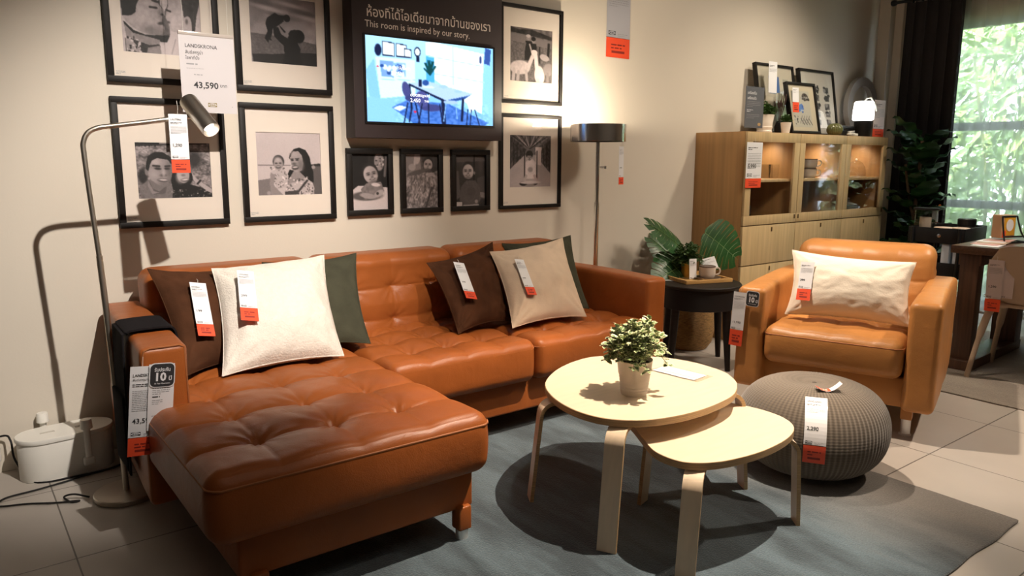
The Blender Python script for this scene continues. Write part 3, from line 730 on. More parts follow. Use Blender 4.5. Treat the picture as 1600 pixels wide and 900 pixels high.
bent_table('smaller birch table tucked under the larger round table', (2.18, -1.93), T2, .345, [(2.115, -1.715, 2.115, -1.735), (1.848, -2.130, 1.875, -2.120), (2.420, -2.130, 2.415, -2.118)], .0125, .058)

# ------------------------------------------------------------------ plants
def leafy_pot(t, pot_prof, potm, z0, n, spread, hgt, leaf, m_in, m_out, seed, soil_r, droop=0., up=.35, rings=True):
    mb = MB(); mb.lathe(pot_prof, 40); mb.build('pot', potm, t)
    mb = MB(); mb.lathe([(0, z0-.012), (soil_r, z0-.012), (soil_r, z0-.02)], 24); mb.build('soil', SOIL, t)
    r = random.Random(seed); st = MB(); lf = MB()
    for k in range(n):
        a = r.uniform(0, 6.28); el = math.acos(r.uniform(0, 1))*.98; L = r.uniform(.72, 1.05)
        tip = Vector((math.cos(a)*math.sin(el)*spread*L, math.sin(a)*math.sin(el)*spread*L, up*hgt + math.cos(el)*hgt*(1-up)*L - droop*math.sin(el)**4*r.random()))
        root = Vector((math.cos(a)*soil_r*.4, math.sin(a)*soil_r*.4, -.01)); mid = root.lerp(tip, .55)+Vector((0, 0, .25*hgt*math.sin(el)))
        P = [p+Vector((0, 0, z0)) for p in catmull([root, mid, tip], 5)]
        st.tube(P, .0011, 4, caps=False)
        for j in range(2, len(P)):
            tg = (P[j]-P[j-1]).normalized()
            for sd in (0, 1) if j < len(P)-1 else (0, 1, 2, 3):
                b = r.uniform(0, 6.28); q = Vector((math.cos(b), math.sin(b), r.uniform(-.2, .6))); d = (tg*.5+q).normalized()
                s_ = d.cross(Vector((r.uniform(-.5, .5), r.uniform(-.5, .5), 1))).normalized(); u = s_.cross(d).normalized()
                l = leaf*r.uniform(.65, 1.15); wd = l*r.uniform(.32, .42); c = P[j]
                O = [c, c+d*l*.3+s_*wd, c+d*l*.72+s_*wd*.8, c+d*l, c+d*l*.72-s_*wd*.8, c+d*l*.3-s_*wd]; O = [o_+u*(l*.12 if i in (1, 2, 4, 5) else 0) for i, o_ in enumerate(O)]
                cen = c+d*l*.5
                I = [cen.lerp(o_, .62) for o_ in O]
                lf.add(O+I, [(i, (i+1) % 6, 6+(i+1) % 6, 6+i) for i in range(6)], 1); lf.add(I, [(0, 1, 2, 3, 4, 5)], 0)
    st.build('stems', STEM, t); lf.build('leaves', [m_in, m_out], t, smooth=False)
t = thing('potted_plant', 'variegated small-leaved plant in a ribbed white pot on the round table', 'plant', (2.062, -1.705, .4252))
prof = [(0, 0), (.044, 0), (.045, .004)]
for k in range(5): prof += [(.0462+k*.0013, .012+k*.011), (.0478+k*.0013, .016+k*.011), (.0462+k*.0015, .0205+k*.011)]
prof += [(.056, .075), (.0605, .118), (.0625, .121), (.0605, .1225), (.058, .118), (.052, .07)]
leafy_pot(t, prof, POT, .120, 86, .118, .150, .024, VARI, VARC, 5, .056, .05, .12)

# monstera in a wicker basket
mt = thing('monstera', 'monstera with large split leaves in a wicker basket behind the black side table', 'plant', (4.08, -.29, 0))
mb = MB(); mb.lathe([(0, .005), (.125, .005), (.155, .05), (.168, .13), (.165, .22), (.150, .30), (.146, .30), (.155, .22), (.155, .12), (0, .10)], 40); mb.build('basket', WICKER, mt)
def monstera(base, tip_dir, nrm, L, wid, seed):
    D = Vector(tip_dir).normalized(); N = Vector(nrm); N = (N-D*N.dot(D)).normalized(); S = D.cross(N)
    r = random.Random(seed); nb = 7; lf = MB(); ve = MB(); B = Vector(base)
    def pt(l, w):   # along, across(-1..1)
        x = w*wid; prof_ = 1
        return B + D*(l*L) + S*x + N*(-.10*L*(w*w) - .18*L*(l*l) + .05*L*abs(w))
    def edge(l): return (math.sin(math.pi*min(1, max(0, (l+.16)/1.16))**.72)**.75)
    for sd in (-1, 1):
        cuts = [-.14]+[(.02+.90*i/(nb-1)) for i in range(nb)]
        for i in range(len(cuts)-1):
            l0, l1 = cuts[i], cuts[i+1]; gap = .17*(l1-l0) if i > 0 else 0.
            m0 = max(0, l0*.92); m1 = max(0, l1*.92)
            rows = []
            for j in range(7):
                k = j/6; e0 = edge(l0+gap*.5*(k > .5)); e1 = edge(l1)
                sw = .18*k*k    # lobes sweep to the tip
                g = gap if k > .42 else 0
                rows.append([pt(m0+(l0-m0)*k*.7+sw*.5+g*.6*k, sd*k*e0), pt((m0+m1)/2+((l0+l1)/2-(m0+m1)/2)*k*.7+sw*.5+.012*(j == 6), sd*k*(e0+e1)/2*1.02), pt(m1+(l1-m1)*k*.7+sw*.5-g*.6*k, sd*k*e1)])
            vs = [p for row in rows for p in row]
            lf.add(vs, [f for j in range(6) for f in ((j*3, j*3+1, j*3+4, j*3+3), (j*3+1, j*3+2, j*3+5, j*3+4))])
            mid = [row[1]+N*.0015 for row in rows]
            ve.tube(mid[:6], [.0016, .0014, .0012, .001, .0008, .0006], 4, caps=False)
    ve.tube([pt(i/10*.92, 0)+N*.002 for i in range(11)], .002, 5)
    o = lf.build('leaf', LEAFD, mt, ang=70); ve.build('midrib', LEAFV, o); return B
st = MB()
for base, td, nr, L, wd, k in (((-.13, -.04, .66), (-.72, .10, .60), (.35, -.75, .45), .36, .115, 1), ((.0, -.10, .765), (.62, -.42, -.50), (-.42, -.85, .30), .32, .17, 2), ((-.14, -.08, .58), (-.92, -.20, -.12), (.0, -.70, .68), .34, .15, 3), ((-.02, .10, .55), (-.25, .35, .5), (0, -.8, .5), .28, .12, 4)):
    monstera(base, td, nr, L, wd, k)
    st.tube(catmull([(base[0]*.15, base[1]*.15, .12), (base[0]*.5, base[1]*.5, .40), base], 6), .005, 7)
st.build('stem', STEM, mt)
for mb_ in mt.children: pass

# fiddle-leaf fig in the corner
ft = thing('fig_tree', 'tall dark green fig plant in the corner beside the dark curtain', 'plant', (6.38, -.63, 0))
mb = MB(); mb.lathe([(0, 0), (.12, 0), (.15, .26), (.155, .27), (.14, .27), (.13, .22), (0, .22)], 32); mb.build('pot', BLACKP, ft)
mb = MB(); mb.tube(catmull([(0, 0, .2), (-.01, .0, .6), (.0, .0, 1.0), (.02, .0, 1.38)], 6), .014, 8); mb.tube(catmull([(0, 0, .75), (-.06, .03, .95), (-.10, .06, 1.2)], 5), .010, 7); mb.build('trunk', TRUNK, ft)
r = random.Random(12)
for k in range(44):
    z = .40+1.0*(k/43)**.9; a = k*2.4+r.uniform(-.3, .3); L = r.uniform(.20, .30); wd = L*r.uniform(.32, .42)
    D = Vector((math.cos(a), math.sin(a), r.uniform(.1, 1.1)*(.4+z*.5))).normalized(); S = D.cross(Vector((0, 0, 1))).normalized(); N = S.cross(D)
    B = Vector((.02*(z-.6), 0, z)) + D*.03; lf = MB()
    def fp(u, v, B=B, D=D, S=S, N=N, L=L, wd=wd):
        b = 2*v-1; pr = math.sin(math.pi*min(1, u**.72*.98+.01))**.8*(.7+.5*u)
        return B + D*(u*L) + S*(b*wd*pr) + N*(-.14*L*u*u - .06*L*(1-abs(b))*pr + .014*math.sin(u*16+b))
    lf.grid(fp, 12, 7); lf.tube([B-D*.04, B+D*.01], .003, 5); lf.build('leaf', LEAFF, ft, ang=80)

# ------------------------------------------------------------------ side table with tray
st_ = thing('side_table', 'round black side table holding a bamboo tray, between sofa and armchair', 'side table', (3.80, -.58, 0))
mb = MB(); mb.lathe([(0, .484), (.247, .484), (.252, .488), (.252, .498), (.248, .502), (0, .502)], 64); mb.build('tabletop', BLACKW, st_)
mb = MB(); mb.lathe([(.228, .36), (.234, .362), (.236, .484), (.22, .484), (.22, .362), (.228, .36)], 64); mb.build('apron', BLACKP, st_)
for k in range(4):
    a = R(-88+k*90); c, s_ = math.cos(a), math.sin(a); l = MB()
    l.tube([(c*.235, s_*.235, 0), (c*.215, s_*.215, .25), (c*.20, s_*.20, .48)], [.015, .023, .028], 14); l.build('leg', BLACKW, st_)
tr = thing('tray', 'rectangular bamboo tray on the black side table', 'tray', (3.862, -.495, .5025), R(-18))
mb = MB(); mb.box((-.155, -.165, 0), (.155, .165, .006), bev=.001); mb.build('tray_base', BAMBOO, tr)
mb = MB()
for lo, hi in (((-.16, -.17, 0), (.16, -.155, .022)), ((-.16, .155, 0), (.16, .17, .022)), ((-.16, -.155, 0), (-.145, .155, .022)), ((.145, -.155, 0), (.16, .155, .022))): mb.box(lo, hi, bev=.002)
mb.build('tray_rim', BAMBOO, tr)
def cup_parts(t, r, h, z=0., rim=True, hand=0.):
    mb = MB(); mb.lathe([(0, z), (r*.72, z), (r*.86, z+.006), (r, z+h*.35), (r*1.0, z+h), (r*.95, z+h), (r*.93, z+h*.4), (0, z+.01)], 32); mb.build('cup_body', CERAM, t)
    if rim: mb = MB(); mb.lathe([(r*.94, z+h), (r*.97, z+h+.0025), (r*1.005, z+h), (r*1.003, z+h-.004)], 32); mb.build('rim', CERAMRIM, t)
    c, s_ = math.cos(hand), math.sin(hand); P = [(c*(r*.96+x), s_*(r*.96+x), z+h*q) for x, q in ((0, .82), (r*.42, .84), (r*.62, .62), (r*.45, .34), (0, .26))]
    mb = MB(); mb.tube(catmull(P, 5), h*.07, 8); mb.build('handle', CERAM, t)
cp = thing('saucer', 'flat stone-coloured saucer under the cup on the bamboo tray', 'saucer', (3.905, -.560, .5092))
mb = MB(); mb.lathe([(0, 0), (.05, 0), (.082, .009), (.083, .011), (.05, .004), (0, .004)], 40); mb.build('dish', CERAM, cp); mb = MB(); mb.lathe([(.081, .0095), (.0835, .0115), (.081, .0105)], 40); mb.build('rim', CERAMRIM, cp)
cp = thing('cup', 'stone-coloured cup with a brown rim on the bamboo tray', 'cup', (3.905, -.560, .5142)); cup_parts(cp, .050, .072, hand=R(-35))
pt_ = thing('herb_pot', 'bushy green herb in a gold pot on the bamboo tray', 'plant', (3.872, -.435, .5092))
leafy_pot(pt_, [(0, 0), (.034, 0), (.040, .085), (.037, .085), (.032, .01)], POTG, .083, 130, .100, .125, .016, LEAFG, LEAFH, 9, .034, .03, .05)

# ------------------------------------------------------------------ floor lamps
fl = thing('reading_lamp', 'brushed nickel reading floor lamp beside the left sofa arm', 'floor lamp', (.662, -.515, 0))
mb = MB(); mb.lathe([(0, 0), (.108, 0), (.111, .003), (.111, .016), (.108, .019), (.02, .020), (0, .020)], 56); mb.build('base', NICKEL, fl)
Z = lambda x, y, z: (x-.662, y+.515, z)
path = [Z(.660, -.512, .018), Z(.652, -.510, .5), Z(.640, -.505, .885)]
mb = MB(); mb.tube(path, .0105, 14); mb.build('lower_pole', NICKEL, fl)
bend = catmull([Z(.640, -.505, .88), Z(.630, -.503, 1.06), Z(.622, -.502, 1.235), Z(.624, -.502, 1.275), Z(.640, -.502, 1.305), Z(.672, -.504, 1.322), Z(.72, -.508, 1.330), Z(.80, -.52, 1.342), Z(.90, -.535, 1.358), Z(.965, -.545, 1.369)], 7)
mb = MB(); mb.tube(bend, .0085, 14); mb.build('curved_arm', NICKEL, fl)
A0 = Vector(Z(.955, -.55, 1.424)); A1 = Vector(Z(.998, -.665, 1.318)); d = (A1-A0).normalized()
mb = MB(); q = Matrix.Translation(A0) @ d.to_track_quat('Z', 'Y').to_matrix().to_4x4(); Lh = (A1-A0).length
mb.lathe([(0, 0), (.026, 0), (.030, .002), (.031, .006), (.031, Lh), (.0295, Lh), (.0285, .06), (0, .055)], 36); mb.xf(q); mb.build('lamp_head', NICKEL, fl)
mb = MB(); mb.lathe([(0, 0), (.012, .006), (.019, .02), (.019, .035), (.012, .05), (0, .05)], 20, (0, 0, Lh-.052)); mb.xf(q); mb.build('bulb', mat('warm_bulb', (.9, .88, .84), .4, emit=(1, .9, .8), estr=4), fl)
mb = MB(); mb.tube([A0-d*.001, A0-d*.012+Vector((-.004, 0, .008))], .0012, 6); mb.build('switch', NICKEL, fl)

cl = thing('floor_lamp', 'floor lamp with a round chrome shade standing behind the sofa corner', 'floor lamp', (3.245, -.265, 0))
mb = MB(); mb.lathe([(0, 0), (.135, 0), (.14, .004), (.14, .014), (.136, .018), (.02, .022), (0, .022)], 48); mb.build('base', CHROME, cl)
mb = MB(); mb.tube([(0, 0, .018), (0, 0, .98)], .014, 18); mb.build('lower_pole', CHROME, cl)
mb = MB(); mb.tube([(0, 0, .97), (0, 0, 1.40)], .0115, 18); mb.build('upper_pole', CHROME, cl)
mb = MB(); mb.tube([(.012, -.008, 1.18), (.034, -.02, 1.18)], .006, 10); mb.lathe([(0, -.008), (.008, -.008), (.009, .008), (0, .008)], 14, (.038, -.022, 1.18)); mb.build('switch', CHROME, cl)
sh = MB(); n_ = 96; sr, z0, z1 = .158, 1.325, 1.420
sh.lathe([(sr, z0), (sr+.001, z0+.001), (sr+.001, z1), (sr-.0025, z1), (sr-.0025, z0), (sr, z0)], n_); sh.build('lamp_shade', CHROME, cl)
mb = MB()
for k in range(3):
    a = k*2.094; mb.tube([(0, 0, 1.335), (math.cos(a)*(sr-.002), math.sin(a)*(sr-.002), 1.335)], .002, 6)
mb.build('shade_spider', CHROME, cl)
mb = MB(); mb.lathe([(0, -.03), (.02, -.022), (.030, 0), (.020, .024), (0, .03)], 20, (-.045, 0, 1.375)); mb.build('bulb', BULB, cl)
pl = bpy.data.lights.new('floor_lamp_bulb', 'POINT'); pl.energy = 26; pl.color = (1, .85, .64); pl.shadow_soft_size = .028
po = bpy.data.objects.new('floor_lamp_bulb', pl); COL.objects.link(po); po.location = (-.045, 0, 1.375+.04); po.parent = cl

# ------------------------------------------------------------------ cable box and cords at the left wall
cb = thing('cable_box', 'white oval cable organiser box on the floor by the left wall', 'cable box', (.522, -.125, 0), R(5))
def stadium(a, b, n=14):
    out = []
    for i in range(n+1): t_ = -math.pi/2+math.pi*i/n; out.append((a-b+b*math.cos(t_), b*math.sin(t_)))
    for i in range(n+1): t_ = math.pi/2+math.pi*i/n; out.append((-a+b+b*math.cos(t_), b*math.sin(t_)))
    return out
mb = MB(); mb.prism(stadium(.165, .082), 0, .155, bev=.004); mb.build('box_body', WHITEP, cb)
mb = MB(); mb.prism(stadium(.170, .087), .150, .168, bev=.004); o = mb.build('lid', WHITEP, cb)
mb = MB(); mb.rbox((-.06, .0, .168), (.05, .016, .003), .001); mb.rbox((.06, .0, .168), (.05, .016, .003), .001); mb.build('lid_slot', mat('shaded_slot', (.55, .52, .46), .6), o)
for yy in (-1, 1):
    x = .055 if yy < 0 else -.055
    mb = MB(); mb.tube([(x, yy*.098, .055), (x, yy*.098, .195)], .012, 14, flat=.6); mb.rbox((x, yy*.098, .052), (.042, .022, .034), .008, (2, 2, 2)); mb.lathe([(0, .0), (.022, 0), (.020, .032), (.018, .036), (0, .036)], 20, (x, yy*.098, .185)); mb.build('clip', WHITEP, cb)
cd = MB(); cd.tube(catmull([(.20, -.02, .13), (.32, -.03, .155), (.345, -.06, .14), (.352, -.10, .07), (.40, -.20, .006), (.52, -.235, .006), (.68, -.22, .006), (.80, -.10, .006), (.90, -.06, .006)], 8), .004, 8)
tag(cd.build('power_cord', BLACKP), 'black cord looping from the wall into the white cable box', 'cord')
cd = MB(); cd.tube(catmull([(.545, -.47, .006), (.50, -.445, .02), (.47, -.43, .012), (.485, -.475, .006), (.51, -.48, .006), (.44, -.45, .006), (.36, -.40, .006), (.275, -.36, .006), (.30, -.30, .006), (.40, -.285, .006), (.50, -.265, .006), (.57, -.245, .006), (.60, -.235, .006)], 8), .0035, 8)
tag(cd.build('lamp_cord', BLACKP), 'black cord looped on the floor tiles from the nickel lamp base', 'cord')
pg = thing('wall_plug', 'white plug adaptor by the wall at the left edge', 'plug', (.245, -.055, 0))
mb = MB(); mb.rbox((0, 0, .105), (.13, .06, .075), .01, (3, 2, 2)); mb.build('adaptor_body', WHITEP, pg); mb = MB(); mb.rbox((-.01, .0, .034), (.07, .05, .068), .008, (2, 2, 2)); mb.build('adaptor_foot', WHITEP, pg)
# ------------------------------------------------------------------ printed photographs
TINT = (1.0, .86, .86)
def ph_kiss():
    a = Ras(150, 136, .70, 1); T = lambda L: [((x/9-5)/121, (y/9+30)/112) for x, y in L]; f = 9*121
    a.grad(.66, .74).noise(.03, 5)
    a.poly(T([(560, -300), (700, -300), (690, 480), (540, 560), (560, 100)]), .26); a.poly(T([(600, -300), (690, -300), (680, 60), (640, 150), (580, 60)]), .70)
    a.poly(T([(200, -300), (560, -300), (545, 0), (565, 70), (645, 150), (640, 195), (598, 218), (586, 300), (622, 370), (604, 440), (540, 472), (380, 470), (250, 440), (110, 330), (60, 250)]), .56)
    a.ell((330/9-5)/121, (200/9+30)/112, .17, .24, .66, -.2, 1.3); a.ell((470/9-5)/121, (430/9+30)/112, .14, .07, .46, .2, 1.2); a.ell((580/9-5)/121, (180/9+30)/112, .03, .08, .46, 0, 1.2)
    a.line((440/9-5)/121, (110/9+30)/112, (530/9-5)/121, (112/9+30)/112, .013, .14); a.line((480/9-5)/121, (15/9+30)/112, (560/9-5)/121, (30/9+30)/112, .016, .16); a.ell((575/9-5)/121, (315/9+30)/112, .04, .02, .22, -.2, .8); a.ell((600/9-5)/121, (195/9+30)/112, .02, .015, .18, 0, .9)
    a.poly(T([(30, -300), (420, -300), (330, -40), (300, 30), (262, 100), (245, 200), (180, 250), (70, 262)]), .06)
    a.poly(T([(70, 260), (180, 250), (240, 210), (200, 300), (300, 420), (110, 335)]), .62); a.poly(T([(75, 325), (200, 440), (360, 490), (560, 478), (690, 470), (640, 570), (560, 565), (380, 510), (190, 475), (80, 360)]), .07)
    a.poly(T([(80, 360), (190, 475), (380, 510), (545, 540), (540, 600), (400, 625), (100, 530)]), .52); a.poly(T([(85, 530), (400, 625), (540, 600), (560, 780), (80, 780)]), .16); a.poly(T([(90, 560), (160, 560), (300, 730), (90, 740)]), .58).dots(26, (.04, .80, .22, 1), .012, [.12, .75]); a.poly(T([(380, 660), (540, 620), (560, 780), (340, 780)]), .50)
    a.poly(T([(690, -300), (880, -300), (890, 0), (905, 190), (1000, 230), (1012, 330), (1005, 412), (820, 422), (712, 402), (684, 325), (668, 280), (646, 225), (660, 150), (694, 60)]), .64); a.ell((800/9-5)/121, (260/9+30)/112, .11, .16, .74, 0, 1.2)
    a.poly(T([(870, -300), (1160, -300), (1130, 0), (1082, 150), (1042, 405), (1004, 390), (1000, 250), (955, 185), (900, 205), (880, 0)]), .20).noise(.05, 30); a.ell((948/9-5)/121, (255/9+30)/112, .045, .075, .66, .1, .2); a.ell((935/9-5)/121, (255/9+30)/112, .018, .035, .36, .1, .9)
    a.line((660/9-5)/121, (125/9+30)/112, (715/9-5)/121, (140/9+30)/112, .012, .20); a.ell((680/9-5)/121, (290/9+30)/112, .022, .018, .34, 0, .9)
    a.poly(T([(700, 410), (830, 425), (1100, 412), (1100, 790), (560, 790), (580, 620), (670, 540)]), .76); a.line(.60, .98, .66, .78, .006, .6)
    return a
def ph_sky():
    a = Ras(136, 136, .5, 2); T = lambda L: [((x/7.826-3)/105, (y/7.826-1)/101) for x, y in L]
    a.grad(.52, .60).noise(.10, 4).noise(.06, 11)
    for k in range(6): a.ell(.15+.16*k, .10+.09*(k % 3), .22, .03, .70 if k % 2 else .40, .14, 1.2)
    a.poly(T([(30, 455), (470, 470), (845, 525), (845, 830), (40, 770)]), .36).noise(.05, 46, (0, .58, 1, 1)); a.poly(T([(40, 700), (300, 685), (640, 640), (845, 635), (850, 840), (50, 790)]), .13)
    D = .07
    a.ell((620/7.826-3)/105, (447/7.826-1)/101, .092, .10, D, 0, .08); a.poly(T([(520, 385), (488, 430), (500, 445), (484, 470), (490, 495), (540, 510), (640, 520), (640, 380), (570, 370)]), D)
    a.poly(T([(430, 590), (440, 560), (490, 495), (590, 505), (640, 600), (618, 680), (650, 730), (640, 810), (400, 790), (432, 680)]), D); a.poly(T([(305, 360), (372, 365), (400, 440), (490, 492), (450, 590), (380, 535), (312, 470)]), D)
    a.poly(T([(214, 330), (240, 262), (335, 195), (390, 225), (425, 300), (360, 350), (300, 385), (292, 440), (270, 500), (290, 530), (250, 520), (240, 560), (196, 505), (238, 420)]), D); a.ell((480/7.826-3)/105, (245/7.826-1)/101, .05, .055, D, 0, .1); a.poly(T([(380, 220), (450, 215), (440, 290), (400, 300)]), D); a.poly(T([(380, 330), (460, 410), (440, 420), (400, 370)]), D)
    return a
def ph_couple():
    a = Ras(160, 122, .42, 3); T = lambda L: [((x/7.826-8.5)/120, (y/7.826-15)/90) for x, y in L]; P = lambda x, y: T([(x, y)])[0]
    a.grad(.50, .44).noise(.17, 54).noise(.12, 20).noise(.07, 7); a.poly(T([(50, 100), (1040, 90), (1040, 128), (50, 158)]), .62)
    for k in range(15): x, y = P(75+20*k, 140); a.ell(x, y-.01*(k % 3), .012, .05, .10, .4*(k % 2), .3)
    a.line(*P(60, 158), *P(960, 126), .010, .10); a.ell(*P(140, 540), .06, .14, .14, 0, .6); a.ell(*P(800, 330), .10, .16, .18, .3, .8)
    a.poly(T([(90, 700), (130, 640), (205, 580), (300, 720), (480, 640), (510, 700), (500, 850), (100, 850)]), .44).noise(.03, 40); a.poly(T([(205, 580), (255, 700), (330, 730), (430, 650), (400, 760), (250, 770)]), .34); a.poly(T([(200, 600), (260, 730), (330, 745), (240, 765), (190, 660)]), .52)
    a.poly(T([(215, 580), (245, 690), (330, 722), (430, 660), (460, 600)]), .44); a.ell(*P(186, 485), .022, .065, .46, 0, .3)
    a.poly(T([(208, 470), (235, 395), (262, 338), (330, 305), (460, 325), (500, 420), (490, 530), (462, 605), (400, 662), (320, 650), (240, 592), (205, 525)]), .56)
    a.ell(*P(300, 360), .07, .06, .68, 0, 1.3); a.ell(*P(270, 520), .055, .08, .64, 0, 1.3); a.ell(*P(400, 640), .08, .04, .44, 0, 1.2); a.ell(*P(470, 480), .04, .16, .42, 0, 1.3)
    a.poly(T([(184, 450), (188, 380), (216, 290), (300, 238), (400, 240), (500, 300), (520, 400), (490, 380), (460, 335), (330, 312), (262, 345), (234, 400), (212, 475)]), .07)
    a.line(*P(270, 408), *P(350, 415), .012, .16); a.line(*P(420, 415), *P(480, 412), .011, .16); a.ell(*P(328, 445), .045, .022, .18, .1, .7); a.ell(*P(440, 445), .04, .022, .18, 0, .7); a.ell(*P(392, 530), .045, .025, .36, 0, .9); a.ell(*P(395, 495), .02, .07, .66, 0, 1.2)
    a.ell(*P(385, 592), .070, .034, .28, .06, .7); a.ell(*P(385, 587), .056, .017, .74, .06, .7)
    a.poly(T([(480, 600), (510, 480), (560, 400), (640, 370), (700, 400), (755, 520), (760, 590), (720, 650), (860, 690), (1040, 800), (1040, 850), (480, 850), (500, 720)]), .06); a.dots(46, (.44, .84, .98, 1), .007, [.5, .7, .3])
    a.ell(*P(640, 515), .085, .165, .64, -.08, .15); a.ell(*P(600, 560), .05, .09, .70, 0, 1.3); a.ell(*P(690, 465), .030, .018, .12, 0, .7); a.ell(*P(610, 470), .03, .018, .12, 0, .7); a.ell(*P(662, 592), .058, .032, .34, -.12, .7); a.ell(*P(662, 587), .045, .015, .82, -.12, .7); a.ell(*P(640, 530), .028, .02, .46, 0, .9); a.poly(T([(680, 380), (700, 400), (755, 520), (758, 600), (740, 560), (710, 440)]), .06)
    a.poly(T([(752, 480), (780, 545), (840, 600), (1010, 720), (1000, 765), (940, 740), (830, 650), (770, 600)]), .66); a.line(*P(820, 640), *P(860, 600), .013, .07)
    return a
def ph_mother():
    a = Ras(140, 140, .74, 4); T = lambda L: [((x/7.825-10)/101, (y/7.825-8)/100) for x, y in L]; P = lambda x, y: T([(x, y)])[0]
    a.grad(.76, .74).noise(.015, 5); a.line(*P(95, 468), *P(480, 470), .008, .48); a.poly(T([(80, 655), (240, 632), (300, 900), (80, 900)]), .46)
    a.poly(T([(730, 470), (860, 450), (880, 900), (740, 900)]), .34); a.poly(T([(735, 462), (850, 448), (865, 480), (740, 480)]), .12); a.ell(*P(770, 495), .03, .03, .6)
    a.poly(T([(428, 615), (470, 525), (540, 540), (500, 610), (440, 640)]), .07)
    a.poly(T([(520, 540), (630, 520), (690, 630), (560, 690), (430, 710), (460, 640)]), .54)
    a.poly(T([(468, 380), (480, 330), (530, 268), (600, 248), (680, 280), (728, 370), (742, 480), (768, 560), (766, 690), (700, 672), (650, 610), (600, 560)]), .06)
    a.poly(T([(478, 380), (520, 300), (585, 292), (632, 350), (642, 450), (622, 535), (560, 562), (512, 535), (490, 455)]), .60); a.ell(*P(530, 330), .05, .04, .64, 0, 1.3); a.ell(*P(610, 470), .05, .09, .44, 0, 1.3)
    a.line(*P(488, 392), *P(520, 390), .008, .22); a.line(*P(545, 388), *P(590, 384), .008, .22); a.ell(*P(508, 408), .022, .012, .12, 0, .7); a.ell(*P(568, 404), .024, .012, .12, 0, .7); a.ell(*P(530, 452), .035, .02, .36, 0, .9); a.ell(*P(540, 500), .055, .036, .22, -.1, .4); a.ell(*P(540, 494), .044, .014, .74, -.1, .7)
    a.poly(T([(410, 740), (450, 700), (560, 680), (665, 628), (750, 690), (772, 760), (760, 900), (400, 900)]), .70); a.dots(90, (.42, .72, .86, 1), .011, [.26, .84, .44]); a.line(*P(684, 665), *P(560, 812), .017, .20); a.poly(T([(400, 800), (560, 790), (580, 840), (400, 850)]), .24)
    a.poly(T([(238, 560), (300, 515), (400, 515), (455, 600), (425, 745), (300, 765), (282, 650)]), .70); a.dots(56, (.20, .56, .44, .88), .009, [.30, .86, .5]); a.poly(T([(236, 560), (292, 590), (268, 720), (340, 800), (400, 860), (236, 860), (220, 700)]), .54)
    a.ell(*P(338, 425), .088, .105, .18, 0, .12); a.ell(*P(336, 455), .072, .095, .58, 0, .15); a.ell(*P(330, 400), .05, .04, .68, 0, 1.3); a.ell(*P(310, 445), .02, .010, .16, 0, .7); a.ell(*P(358, 443), .02, .010, .16, 0, .7); a.ell(*P(333, 492), .038, .022, .22, 0, .4); a.ell(*P(333, 488), .03, .009, .74, 0, .6); a.ell(*P(205, 815), .03, .03, .6, 0, .3)
    return a
def ph_baby():
    a = Ras(90, 140, .14, 5); a.noise(.05, 6); a.poly([(0, 0), (.45, 0), (.5, .5), (0, .7)], .10); a.ell(.76, .15, .13, .16, .58, 0, .2); a.dots(20, (.66, .02, .88, .26), .02, [.75, .3]); a.line(.95, .06, .9, .4, .03, .4)
    a.poly([(0, .66), (.2, .56), (1, .60), (1, 1), (0, 1)], .80); a.ell(.42, .74, .40, .08, .34, 0, .3)
    a.poly([(.26, .62), (.42, .52), (.80, .50), (.88, .66), (.74, .78), (.36, .80)], .48).noise(.07, 24, (.25, .52, .9, .8)); a.ell(.24, .34, .06, .04, .12)
    a.face(.52, .36, .21, .58, .17, .5, -.22, True, 1.0); a.ell(.66, .55, .12, .03, .82, .1, .3); a.ell(.45, .74, .22, .045, .62, .2, .3); a.ell(.74, .70, .14, .05, .66, -.6, .3); a.ell(.70, .70, .035, .025, .2, 0, .3)
    return a
def ph_sand():
    a = Ras(90, 140, .55, 6); a.grad(.52, .44).noise(.06, 6); a.line(.35, 0, .30, .26, .03, .75); a.line(.48, 0, .52, .3, .02, .35); a.ell(.24, .25, .10, .06, .66, .2, .2); a.ell(.40, .10, .07, .10, .74, .2, .2); a.poly([(.5, 0), (1, 0), (1, .28), (.55, .3)], .26)
    a.face(.70, .20, .145, .58, .16, -.2, .1, False, 1.0); a.ell(.70, .34, .20, .06, .30, 0, .3); a.ell(.90, .30, .12, .06, .22)
    a.poly([(0, .46), (.15, .36), (.5, .32), (.8, .36), (1, .30), (1, 1), (0, 1)], .52).noise(.20, 34, (0, .33, 1, 1)).noise(.14, 15, (0, .36, 1, 1)); a.ell(.40, .34, .30, .04, .36, -.25, .3); a.ell(.78, .38, .10, .035, .62, .1, .3)
    for k in range(26): x = a.rg.rand(); y = .45+.5*a.rg.rand(); a.line(x, y, x-.05, y+.07, .008, .24)
    a.line(.62, .98, .80, .62, .03, .26)
    return a
